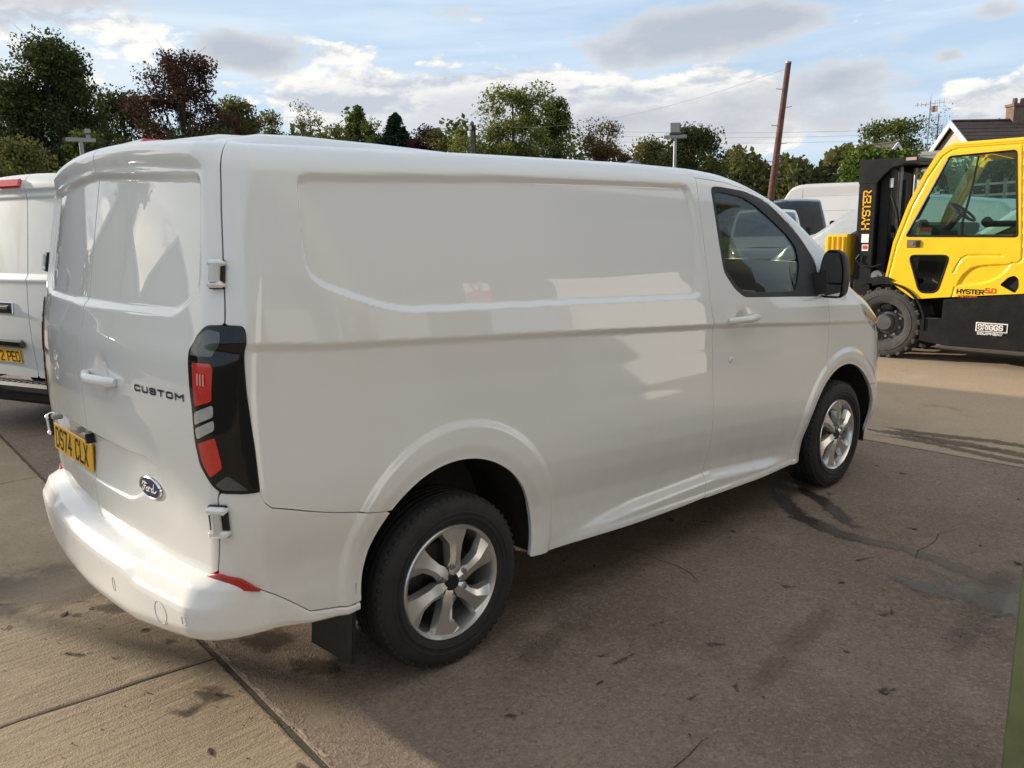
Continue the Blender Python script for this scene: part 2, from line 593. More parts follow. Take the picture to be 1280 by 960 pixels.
def ribbon(strokes, fn, wid, lift=0.0, widx=None):
    """strokes widened to flat ribbons with mitred corners, mapped through fn(u, v) -> point"""
    V, F = [], []
    for s in strokes:
        n = len(s)
        closed = s[0] == s[-1] and n > 3
        pts = [Vector(p) for p in s]
        L, Rr = [], []
        for i, p in enumerate(pts):
            if closed and i in (0, n - 1):
                a, b = pts[n - 2], pts[1]
            else:
                a = pts[i - 1] if i > 0 else None
                b = pts[i + 1] if i < n - 1 else None
            d0 = (p - a).normalized() if a is not None else None
            d1 = (b - p).normalized() if b is not None else None
            d0 = d1 if d0 is None else d0
            d1 = d0 if d1 is None else d1
            n0 = Vector((-d0.y, d0.x))
            n1 = Vector((-d1.y, d1.x))
            m = (n0 + n1)
            m = n0 if m.length < 1e-6 else m.normalized()
            k = wid / 2 / max(.45, m.dot(n0))
            ext = Vector((0, 0))
            if not closed and i == 0:
                ext = -d1 * wid / 2
            if not closed and i == n - 1:
                ext = d0 * wid / 2
            L.append(p + m * k + ext)
            Rr.append(p - m * k + ext)
        k0 = len(V)
        for a, b in zip(L, Rr):
            V.append(fn(a.x, a.y))
            V.append(fn(b.x, b.y))
        for i in range(n - 1):
            F.append((k0 + 2 * i, k0 + 2 * i + 1, k0 + 2 * i + 3, k0 + 2 * i + 2))
    return V, F


def letters(name, txt, fn, h, wid, mat, parent, gap=.24, xs=1.0):
    """lettering h high; fn(u, v) in metres from the lower left of the text"""
    st, w = text_strokes(txt, gap)
    st = [[(a * xs, b) for a, b in s] for s in st]
    V, F = ribbon(st, lambda u, v: fn(u * h, v * h), wid / h)
    mb = MB()
    mb.add(V, F)
    return mb.build(name, mat, parent, smooth=0)


# ------------------------------------------------------------------ vehicle skin: a surface (s, v) -> point
# s runs along the plan outline from the rear centre line round the right rear corner, along the right side and round the
# front corner to the front centre line; v runs up the section (height, then over the rounded roof edge)
def sst(a, b, x):
    t = np.clip((x - a) / (b - a), 0, 1)
    return t * t * (3 - 2 * t)


def smooth_table(pts, n=400):
    xs = np.linspace(pts[0][0], pts[-1][0], n)
    ys = np.interp(xs, [p[0] for p in pts], [p[1] for p in pts])
    k = max(3, n // 45) | 1
    for _ in range(2):
        yp = np.pad(ys, k // 2, mode='reflect', reflect_type='odd')
        ys = np.convolve(yp, np.ones(k) / k, 'valid')
    return xs, ys


def tab(t, x):
    return np.interp(x, t[0], t[1])


class Skin:
    def __init__(self, L, W, RC, RF, RT, XR, ZT, ZC, TUM, LOW, XF, bow=.095, crown=.045, taper=.03):
        self.L, self.W, self.RC, self.RF, self.RT = L, W, RC, RF, RT
        self.XR, self.ZT, self.ZC, self.TUM, self.XF = [smooth_table(t) for t in (XR, ZT, ZC, TUM, XF)]
        self.LOW = smooth_table(LOW, 800)
        self.bow, self.crown, self.taper = bow, crown, taper
        self.A0 = RC * math.pi / 4
        self.S_MIN = -(1.0 - RC) - self.A0
        self.S_FA = self.A0 + (L - RF - RC)
        self.S_FB = self.S_FA + RF * math.pi / 2
        self.S_MAX = self.S_FB + (1.0 - RF)
        self.D = None

    def plan(self, s):
        A0, RC, RF, L = self.A0, self.RC, self.RF, self.L
        ph = np.clip((s + A0) / (2 * A0), 0, 1) * np.pi / 2
        a = RC - RC * np.cos(ph) + np.maximum(s - A0, 0)
        e = RC - RC * np.sin(ph) + np.maximum(-s - A0, 0)
        ps = np.clip((s - self.S_FA) / (RF * np.pi / 2), 0, 1) * np.pi / 2
        fr = s > self.S_FA
        a = np.where(fr, L - RF + RF * np.sin(ps), a)
        e = np.where(fr, RF - RF * np.cos(ps) + np.maximum(s - self.S_FB, 0), e)
        na = -np.cos(ph) * (s < A0) + np.sin(ps)
        ne = -(np.sin(ph) * (s <= self.S_FA) + np.cos(ps) * fr)
        return a, e, na, ne

    def ztop(self, a, e):
        return tab(self.ZT, a) + self.crown * np.clip(1 - (1 - e) ** 2, 0, 1) * (e > 0.001)

    def wside(self, x, z):
        d = z - tab(self.ZC, x)
        return self.W - tab(self.TUM, np.maximum(d, 0)) - tab(self.LOW, np.minimum(d, 0)) * sst(.003, -.030, d) - self.taper * sst(self.L - 1.43, self.L - .43, x)

    def base(self, s, v):
        s = np.asarray(s, float)
        v = np.asarray(v, float)
        a, e, na, ne = self.plan(s)
        zt = self.ztop(a, e)
        v0 = zt - self.RT
        th = np.clip((v - v0) / self.RT, 0, np.pi / 2)
        z = np.where(v < v0, v, v0 + self.RT * np.sin(th))
        ins = self.RT * (1 - np.cos(th))
        a2 = a - na * ins
        e2 = e - ne * ins
        y = -self.wside(a2, z) * (1 - e2)
        fr = 1 - sst(0, .55, a2)
        ff = sst(self.L - .9, self.L, a2)
        bow = self.bow * np.minimum(np.abs(y) / .93, 1.05) ** 2
        x = a2 + (tab(self.XR, z) + bow) * fr - tab(self.XF, z) * ff
        return np.stack([x, y, z], -1)

    def vmax(self, s):
        a, e, _, _ = self.plan(np.asarray(s, float))
        return self.ztop(a, e) - self.RT + self.RT * np.pi / 2

    @staticmethod
    def nrm(f, s, v, h=2e-3):
        n = np.cross(f(s + h, v) - f(s - h, v), f(s, v + h) - f(s, v - h))
        return n / np.maximum(np.linalg.norm(n, axis=-1, keepdims=True), 1e-12)

    def full(self, s, v, off=0.0):
        P = self.base(s, v)
        if self.D is None and not off:
            return P
        n = self.nrm(self.base, s, v)
        d = (self.D(s, v, P) if self.D is not None else 0.0) + off
        return P + n * np.asarray(d)[..., None]

    def frame(self, s, v, off=0.0, mirror=False):
        """matrix with x along s, y up the skin, z outwards"""
        s = np.array([s])
        v = np.array([v])
        f = lambda a, b: self.full(a, b, off)
        P = f(s, v)[0]
        n = self.nrm(self.base, s, v)[0]
        t = (self.base(s + 2e-3, v) - self.base(s - 2e-3, v))[0]
        t = t / np.linalg.norm(t)
        u = np.cross(n, t)
        M = Matrix(((t[0], u[0], n[0], P[0]), (t[1], u[1], n[1], P[1]), (t[2], u[2], n[2], P[2]), (0, 0, 0, 1)))
        if mirror:
            M = Matrix.Diagonal((1, -1, 1, 1)) @ M
        return M

    def pt(self, s, v, off=0.0, mirror=False):
        p = self.full(np.array([s]), np.array([v]), off)[0]
        return Vector((p[0], -p[1] if mirror else p[1], p[2]))


def sdpoly(s, v, poly):
    """signed distance to a closed polygon (negative inside)"""
    s = np.asarray(s, float)
    v = np.asarray(v, float)
    d = np.full(s.shape, 1e9)
    ins = np.zeros(s.shape, bool)
    n = len(poly)
    for i in range(n):
        ax, ay = poly[i]
        bx, by = poly[(i + 1) % n]
        ex, ey = bx - ax, by - ay
        t = np.clip(((s - ax) * ex + (v - ay) * ey) / (ex * ex + ey * ey + 1e-15), 0, 1)
        d = np.minimum(d, (s - ax - t * ex) ** 2 + (v - ay - t * ey) ** 2)
        c = (ay > v) != (by > v)
        with np.errstate(divide='ignore', invalid='ignore'):
            xi = ax + (v - ay) * ex / (ey if ey else 1e-15)
        ins ^= c & (s < xi)
    return np.where(ins, -1, 1) * np.sqrt(d)


def roundpoly(poly, r, n=5):
    out = []
    m = len(poly)
    for i in range(m):
        p, a, b = Vector(poly[i]), Vector(poly[i - 1]), Vector(poly[(i + 1) % m])
        ra = min(r, (a - p).length * .45)
        rb = min(r, (b - p).length * .45)
        q0 = p + (a - p).normalized() * ra
        q1 = p + (b - p).normalized() * rb
        for k in range(n + 1):
            t = k / n
            w = q0 * (1 - t) ** 2 + p * 2 * t * (1 - t) + q1 * t * t
            out.append((w.x, w.y))
    return out


def clip_grid(g, sr, vr, h):
    """marching-squares clip of a regular grid to g(s, v) < 0: parameters, faces and boundary edges"""
    ns = max(2, int(math.ceil((sr[1] - sr[0]) / h)) + 1)
    nv = max(2, int(math.ceil((vr[1] - vr[0]) / h)) + 1)
    sa = np.linspace(sr[0], sr[1], ns)
    va = np.linspace(vr[0], vr[1], nv)
    Sg, Vg = np.meshgrid(sa, va, indexing='ij')
    G = g(Sg, Vg)
    inside = G < 0
    idx = np.full(G.shape, -1)
    idx[inside] = np.arange(inside.sum())
    P = [np.stack([Sg[inside], Vg[inside]], 1)]
    cnt = int(inside.sum())
    c4 = inside[:-1, :-1].astype(int) + inside[1:, :-1] + inside[1:, 1:] + inside[:-1, 1:]
    fi, fj = np.nonzero(c4 == 4)
    F = np.stack([idx[fi, fj], idx[fi + 1, fj], idx[fi + 1, fj + 1], idx[fi, fj + 1]], 1).tolist()
    cache = {}
    ea, eb = [], []
    bi, bj = np.nonzero((c4 > 0) & (c4 < 4))
    for i, j in zip(bi.tolist(), bj.tolist()):
        cs = [(i, j), (i + 1, j), (i + 1, j + 1), (i, j + 1)]
        poly = []
        for k in range(4):
            a, b = cs[k], cs[(k + 1) % 4]
            if inside[a]:
                poly.append(int(idx[a]))
            if inside[a] != inside[b]:
                key = (a, b) if inside[a] else (b, a)
                if key not in cache:
                    cache[key] = cnt + len(ea)
                    ea.append(key[0])
                    eb.append(key[1])
                poly.append(cache[key])
        if len(poly) >= 3:
            F.append(poly)
    if ea:
        ea = np.array(ea)
        eb = np.array(eb)
        a = np.stack([sa[ea[:, 0]], va[ea[:, 1]]], 1)
        b = np.stack([sa[eb[:, 0]], va[eb[:, 1]]], 1)
        for _ in range(9):
            m = (a + b) / 2
            gi = (g(m[:, 0], m[:, 1]) < 0)[:, None]
            a = np.where(gi, m, a)
            b = np.where(gi, b, m)
        P.append((a + b) / 2)
    return np.concatenate(P), F


def panel(sk, name, g, sr, vr, h, mat, parent, off=0.0, flange=.018, sides=(False,), fn=None):
    """a piece of the skin cut to g < 0, with its edge turned in; sides lists False (right) and True (mirrored left)"""
    P, F = clip_grid(g, sr, vr, h)
    s, v = P[:, 0], P[:, 1]
    f = fn or (lambda a, b: sk.full(a, b, off))
    X = f(s, v)
    N = Skin.nrm(f, s, v)
    nv = len(X)
    if flange:
        cnt = {}
        for fc in F:
            m = len(fc)
            for k in range(m):
                e = (fc[k], fc[(k + 1) % m])
                cnt[e] = cnt.get(e, 0) + 1
        be = [e for e in cnt if (e[1], e[0]) not in cnt]
        bv = sorted({i for e in be for i in e})
        mp = {b: k for k, b in enumerate(bv)}
        nf = np.zeros((len(bv), 3))
        for a, b in be:
            c = np.cross(X[b] - X[a], N[a])
            c = c / (np.linalg.norm(c) + 1e-12)
            nf[mp[a]] += c
            nf[mp[b]] += c
        nf /= np.linalg.norm(nf, axis=1, keepdims=True) + 1e-12
        bx = X[bv]
        bn = N[bv]
        rr = min(.003, flange * .3)
        ring0 = bx
        ring1 = bx - bn * rr + nf * rr * .4
        ring2 = bx - bn * flange
        n0 = bn * .8 + nf * .6
        X = np.concatenate([X, ring0, ring1, ring2])
        N = np.concatenate([N, n0 / np.linalg.norm(n0, axis=1, keepdims=True), nf, nf])
        k = len(bv)
        for a, b in be:
            a, b = mp[a], mp[b]
            F.append([nv + b, nv + a, nv + k + a, nv + k + b])
            F.append([nv + k + b, nv + k + a, nv + 2 * k + a, nv + 2 * k + b])
    res = []
    for mir in sides:
        if mir:
            me = arr_mesh(name, X * (1, -1, 1), [fc[::-1] for fc in F], N * (1, -1, 1))
        else:
            me = arr_mesh(name, X, F, N)
        res.append(link(name, me, mat, parent))
    return res if len(res) > 1 else res[0]


def skin_loft(S, name, s0, s1, n, mat, root, bx0=0, bx1=0, cr0=.03, cr1=.03, nt=21):
    """a top surface stretched between the two upper edges of the skin"""
    tt = np.sin(np.linspace(-math.pi / 2, math.pi / 2, nt))
    sv = np.linspace(s0, s1, n)
    E2 = S.full(sv, S.vmax(sv) - 1e-4)
    rw = []
    for k, e in enumerate(E2):
        f = k / (n - 1)
        rw.append(np.stack([np.full(nt, e[0]) + (bx0 * (1 - f) + bx1 * f) * (1 - tt ** 2), tt * -e[1], e[2] + (cr0 * (1 - f) + cr1 * f) * (1 - tt ** 2)], 1))
    F = [(i * nt + j, (i + 1) * nt + j, (i + 1) * nt + j + 1, i * nt + j + 1) for i in range(n - 1) for j in range(nt - 1)]
    return link(name, arr_mesh(name, np.concatenate(rw), F), mat, root)


def skin_roof(S, s1, bow, mat, root, n=40, nt=41, cr=None):
    """roof sheet from the rear edge to s1"""
    cr = S.crown if cr is None else cr
    sa = S.A0 + .12
    tt = np.sin(np.linspace(-math.pi / 2, math.pi / 2, nt))
    ss_ = np.linspace(sa, s1, n)
    E = S.full(ss_, S.vmax(ss_) - 1e-4)
    rs = np.linspace(S.S_MIN, sa, 160)
    Er = S.full(rs, S.vmax(rs) - 1e-4)
    yr = np.clip(-Er[:, 1] / (-E[0, 1]), 0, 1)
    o_ = np.argsort(yr)
    xr = np.interp(np.abs(tt), yr[o_], Er[o_, 0])
    zr = np.interp(np.abs(tt), yr[o_], Er[o_, 2])
    rows = []
    for f in np.linspace(0, 1, 10)[:-1]:
        rows.append(np.stack([xr * (1 - f) + E[0, 0] * f, tt * -E[0, 1], zr * (1 - f) + (E[0, 2] + cr * (1 - tt ** 2)) * f], 1))
    xe = E[-1, 0]
    for e in E:
        rows.append(np.stack([np.full(nt, e[0]) + bow * sst(xe - .45, xe, e[0]) * (1 - tt ** 2), tt * -e[1], e[2] + cr * (1 - tt ** 2)], 1))
    F = [(i * nt + j, (i + 1) * nt + j, (i + 1) * nt + j + 1, i * nt + j + 1) for i in range(len(rows) - 1) for j in range(nt - 1)]
    return link('roof', arr_mesh('roof', np.concatenate(rows), F), mat, root)


# ------------------------------------------------------------------ wheels
def make_wheel(parent, loc, side, rad=.34, width=.215, rim=.222, spokes=6, mat=ALLOY, rough_rim=False, n=72, detail=True):
    """road wheel as a part: tyre, rim, spokes, cap and nuts as its pieces; side = -1 faces -y, +1 faces +y"""
    M = Matrix.Translation(loc) @ Matrix.Rotation(R(90) if side < 0 else R(-90), 4, 'X')   # local +z points outwards
    hw = width / 2
    t = MB()
    prof = [(rim - .004, hw - .028), (rim + .006, hw - .008), (rim + .02, hw), (rad - .055, hw + .004), (rad - .026, hw - .004), (rad - .008, hw - .022), (rad, hw - .045)]
    groove = []
    for c in (-.045, -.015, .015, .045):
        groove += [(rad, c * width / .215 + .006), (rad - .009, c * width / .215 + .004), (rad - .009, c * width / .215 - .004), (rad, c * width / .215 - .006)]
    prof += sorted(groove, key=lambda p: -p[1]) if False else [g for c in range(3, -1, -1) for g in groove[c * 4:c * 4 + 4]]
    prof += [(r, -h) for r, h in prof[6::-1]]
    t.lathe(prof, n, M)
    if detail:
        for i in range(60):                       # shoulder blocks
            a = 2 * math.pi * i / 60
            for h0, h1 in ((hw - .048, hw - .012), (-hw + .046, -hw + .010)):
                Mb = M @ Matrix.Rotation(a, 4, 'Z')
                t.box((rad - .0165, 0, (h0 + h1) / 2), (.022, .020, abs(h1 - h0)), .004, Mb)
        for r_ in (rad - .066, rad - .085, rim + .03):
            t.lathe([(r_ - .004, hw + .0035), (r_ - .002, hw + .006), (r_ + .002, hw + .006), (r_ + .004, hw + .0035)], n, M)
    wh = t.build('wheel', RUBBER, parent, smooth=30)
    b = MB()
    b.lathe([(rim - .002, hw - .030), (rim + .004, hw - .010), (rim - .001, hw - .004), (rim - .012, hw - .008), (rim - .017, hw - .022), (rim - .024, hw - .06), (rim - .045, -hw + .05), (rim - .05, -hw + .02)], n, M)
    b.build('rim', mat, wh, smooth=50)
    sp = MB()
    zf = hw - .016
    for i in range(spokes):
        a0 = 2 * math.pi * i / spokes + .26

        def pp(r, dg, z):
            a = a0 + R(dg)
            return (r * math.cos(a), r * math.sin(a), z)
        k = 6.0 / spokes
        ro = rim - .009
        rows = [[(.030, -30, 0), (.030, 30, 0), (.030, 30, -.03), (.030, -30, -.03)],
                [(.070, -25, .002), (.070, 25, .002), (.070, 25, -.03), (.070, -25, -.03)],
                [(.100, -13, 0), (.100, 15, 0), (.098, 18, -.035), (.098, -16, -.035)],
                [(.150, -9, -.003), (.150, 15, -.003), (.150, 18, -.035), (.150, -12, -.035)],
                [(.185, -9, -.004), (.183, 22, -.005), (.183, 25, -.03), (.185, -12, -.03)],
                [(ro, -9.5, -.004), (ro, 26, -.005), (ro, 28, -.025), (ro, -12, -.025)]]
        V = []
        for row in rows:
            (r0, d0, z0), (r1, d1, z1) = row[0], row[1]
            cm = pp((r0 + r1) / 2, (d0 * .35 + d1 * .65) * k, zf + (z0 + z1) / 2 + .011)
            V += [pp(row[0][0], row[0][1] * k, zf + row[0][2]), cm, pp(row[1][0], row[1][1] * k, zf + row[1][2]), pp(row[2][0], row[2][1] * k, zf + row[2][2]), pp(row[3][0], row[3][1] * k, zf + row[3][2])]
        F = []
        for j in range(len(rows) - 1):
            for q in range(5):
                F.append((j * 5 + q, j * 5 + (q + 1) % 5, (j + 1) * 5 + (q + 1) % 5, (j + 1) * 5 + q))
        F += [(0, 1, 2, 3, 4), tuple(reversed([(len(rows) - 1) * 5 + q for q in range(5)]))]
        sp.add(V, F, M)
    sp.build('spokes', mat, wh, smooth=22)
    c = MB()
    c.lathe([(.034, zf - .004), (.033, zf + .006), (.028, zf + .011), (.001, zf + .012)], 24, M)
    c.build('centre_cap', BLACKP, wh)
    # brake disc and hub seen between the spokes
    d = MB()
    d.lathe([(.001, zf - .075), (.145, zf - .075), (.145, zf - .095), (.06, zf - .10)], 40, M)
    d.build('brake_disc', principled('dark brake disc', (.05, .048, .045), .5, metal=.5), wh)
    d = MB()
    d.lathe([(rim - .03, -hw + .03), (.001, -hw + .03)], 32, M)
    d.build('backing_plate', GAP, wh)
    if detail:
        for i in range(6):
            a = 2 * math.pi * (i + .5) / 6
            q = MB()
            Mn = M @ Matrix.Translation((.064 * math.cos(a), .064 * math.sin(a), zf - .004))
            q.lathe([(.017, 0), (.017, .004), (.013, .006)], 14, Mn)
            q.lathe([(.0115, .002), (.0115, .016), (.009, .019), (.001, .019)], 6, Mn)
            q.build('wheel_nut', STEEL, wh, smooth=30)
    return wh


# ------------------------------------------------------------------ the white panel van in the foreground
VAN = Skin(L=5.03, W=1.0, RC=.13, RF=.52, RT=.09,
           XR=[(.2, .05), (.55, .05), (.62, .036), (.75, .030), (.9, .026), (1.06, .024), (1.2, .030), (1.29, .039), (1.337, .050), (1.5, .082), (1.64, .108), (1.84, .146), (1.95, .165), (2.05, .19)],
           ZT=[(-.3, 1.925), (.2, 1.928), (1.3, 1.94), (2.2, 1.942), (2.7, 1.932), (2.95, 1.912), (3.15, 1.872), (3.4, 1.796), (3.62, 1.692), (3.83, 1.565), (3.98, 1.458), (4.12, 1.345), (4.25, 1.265), (4.45, 1.20), (4.65, 1.11), (4.85, .99), (5.1, .93)],
           ZC=[(-.3, 1.362), (.25, 1.328), (2.63, 1.176), (3.8, 1.082), (5.2, .97)],
           TUM=[(0, 0), (.1, .010), (.2, .026), (.3, .046), (.45, .080), (.6, .118), (.7, .146), (.9, .21)],
           LOW=[(-1.1, .050), (-.9, .041), (-.8, .041), (-.72, .035), (-.62, .014), (-.54, .004), (-.45, .004), (-.30, .011), (-.15, .0145), (-.03, .0125), (0, .0125)],
           XF=[(.2, .10), (.3, .06), (.45, .01), (.6, 0), (.75, 0), (.88, .02), (.98, .07), (1.1, .16)])

P_RECESS = roundpoly([(.402, 1.79), (.418, 1.838), (1.28, 1.856), (1.80, 1.859), (2.562, 1.853), (2.568, 1.63), (2.522, 1.371), (2.500, 1.306), (.762, 1.380), (.626, 1.419), (.404, 1.507), (.372, 1.585)], .07)
P_LIGHT = roundpoly([(-.078, 1.389), (-.022, 1.391), (.033, 1.387), (.042, 1.365), (.060, 1.20), (.078, 1.033), (.080, .884), (.020, .883), (-.040, .889), (-.062, .905), (-.104, .970), (-.114, 1.031), (-.118, 1.144), (-.137, 1.290), (-.136, 1.318), (-.118, 1.357)], .012, 3)
P_DREC = roundpoly([(-1.3, 1.90), (-.115, 1.842), (-.101, 1.80), (-.113, 1.497), (-.130, 1.472), (-.240, 1.405), (-1.3, 1.400)], .05)
P_PREC = roundpoly([(-1.4, .952), (-.43, .935), (-.37, .915), (-.47, .80), (-.60, .745), (-1.4, .74)], .05)
P_WOUT = roundpoly([(2.735, 1.838), (2.792, 1.846), (3.058, 1.826), (3.205, 1.794), (3.283, 1.764), (3.452, 1.655), (3.636, 1.510), (3.712, 1.409), (3.700, 1.232), (3.436, 1.250), (2.890, 1.284), (2.801, 1.334), (2.722, 1.422), (2.721, 1.607)], .035)
P_GLASS = roundpoly([(2.763, 1.810), (2.818, 1.820), (3.023, 1.795), (3.144, 1.754), (3.298, 1.669), (3.435, 1.585), (3.503, 1.517), (3.512, 1.427), (3.481, 1.362), (3.424, 1.281), (2.902, 1.307), (2.827, 1.352), (2.751, 1.436), (2.750, 1.606)], .025)
P_HEAD = roundpoly([(4.28, 1.150), (4.40, 1.120), (4.62, 1.020), (4.80, .960), (5.18, .905), (5.16, .845), (4.80, .885), (4.55, .955), (4.36, 1.06)], .02)


def t_bseam(v):
    return np.interp(v, [.25, .302, .372, .532, .790, .992, 1.175, 1.291, 1.506, 1.736, 1.885, 2.1], [2.570, 2.574, 2.585, 2.612, 2.620, 2.615, 2.598, 2.572, 2.584, 2.603, 2.627, 2.65])


def t_rseam(v):
    return np.interp(v, [.4, .60, .656, .766, .867, .89, 1.39, 1.408, 1.569, 1.731, 1.872, 2.1], [-.075, -.070, -.063, -.058, -.053, -.045, -.022, -.021, -.028, -.030, -.027, -.022])


def t_fseam(v):
    return np.interp(v, [.25, .747, .868, .963, 1.087, 1.211, 1.3, 1.6], [3.79, 3.821, 3.829, 3.838, 3.810, 3.792, 3.78, 3.74])


def t_doortop(s):
    return np.interp(s, [2.5, 2.626, 2.888, 3.154, 3.360, 3.560, 3.705, 3.80, 4.0], [1.888, 1.885, 1.868, 1.825, 1.739, 1.573, 1.428, 1.225, 1.18])


def t_sill(s):
    return np.interp(s, [.3, 1.358, 1.962, 3.581, 4.2], [.34, .315, .301, .259, .25])


def t_bline(s):
    return np.interp(s, [-.14, -.07, .0, .061, .306, .503, .7], [.60, .60, .588, .549, .425, .397, .39])


def t_lq(s):
    return np.interp(s, [-.1, .078, .084, .095, .125, .657, .8], [.885, .884, .868, .845, .823, .703, .68])


def xz(s):
    return s + .028


def arch_r(s, v):
    return np.hypot(xz(s) - .99, v - .41)


def arch_f(s, v):
    return np.hypot(xz(s) - 4.12, v - .275)


R_ARCH, F_ARCH = .412, .508


def van_disp(s, v, P):
    side = s > -.14
    d = np.zeros(np.shape(s))
    a = sdpoly(s, v, P_RECESS)
    d = d - .020 * (1 - .5 * sst(-.028, .002, a) - .5 * np.clip((a + .025) / .024, 0, 1)) * side
    ro = arch_r(s, v)
    rf = np.hypot(xz(s) - 1.005, v - .448)
    d = d + (.0115 * sst(.522, .490, rf) - .009 * (1 - sst(.412, .470, ro))) * (s > .2) * (s < 1.9)
    fo = arch_f(s, v)
    d = d + (.010 * sst(.615, .580, fo) - .008 * (1 - sst(.508, .555, fo))) * (s > 3.2)
    rk = sst(1.42, 2.1, s) * (1 - sst(3.05, 3.56, s))
    zr = np.interp(s, [1.4, 2.0, 2.65, 3.5], [.36, .41, .415, .34])
    d = d + .030 * rk * sst(.0, -.060, v - zr)
    # bright sill edge below
    d = d + .005 * sst(1.4, 1.9, s) * (1 - sst(3.5, 3.6, s)) * (1 - sst(.010, .036, v - t_sill(s)))
    # lower quarter shoulder behind the wheel
    # hollow behind the door pull
    d = d - .022 * np.exp(-((s - 2.857) / .046) ** 2 - ((v - 1.188) / .032) ** 2)
    # rear doors
    rear = s < -.03
    b = sdpoly(s, v, P_DREC)
    d = d - .015 * (1 - sst(-.032, .0, b)) * rear
    cc = np.clip((-s - .10) / .87, 0, 1)
    vl = v - .040 * (1 - (1 - cc) ** 2)
    d = d + .026 * sst(1.842, 1.898, vl) * sst(-.03, -.15, s) * (1 - sst(1.902, 1.972, vl))
    c = sdpoly(s, v, P_PREC)
    d = d - .024 * (1 - sst(-.016, .0, c)) * sst(.66, .90, v) * rear
    if RIGHT_DOOR:
        d = d - .020 * np.exp(-((s + .755) / .046) ** 2 - ((v - 1.185) / .042) ** 2)
    return d


RIGHT_DOOR = True
VAN.D = van_disp


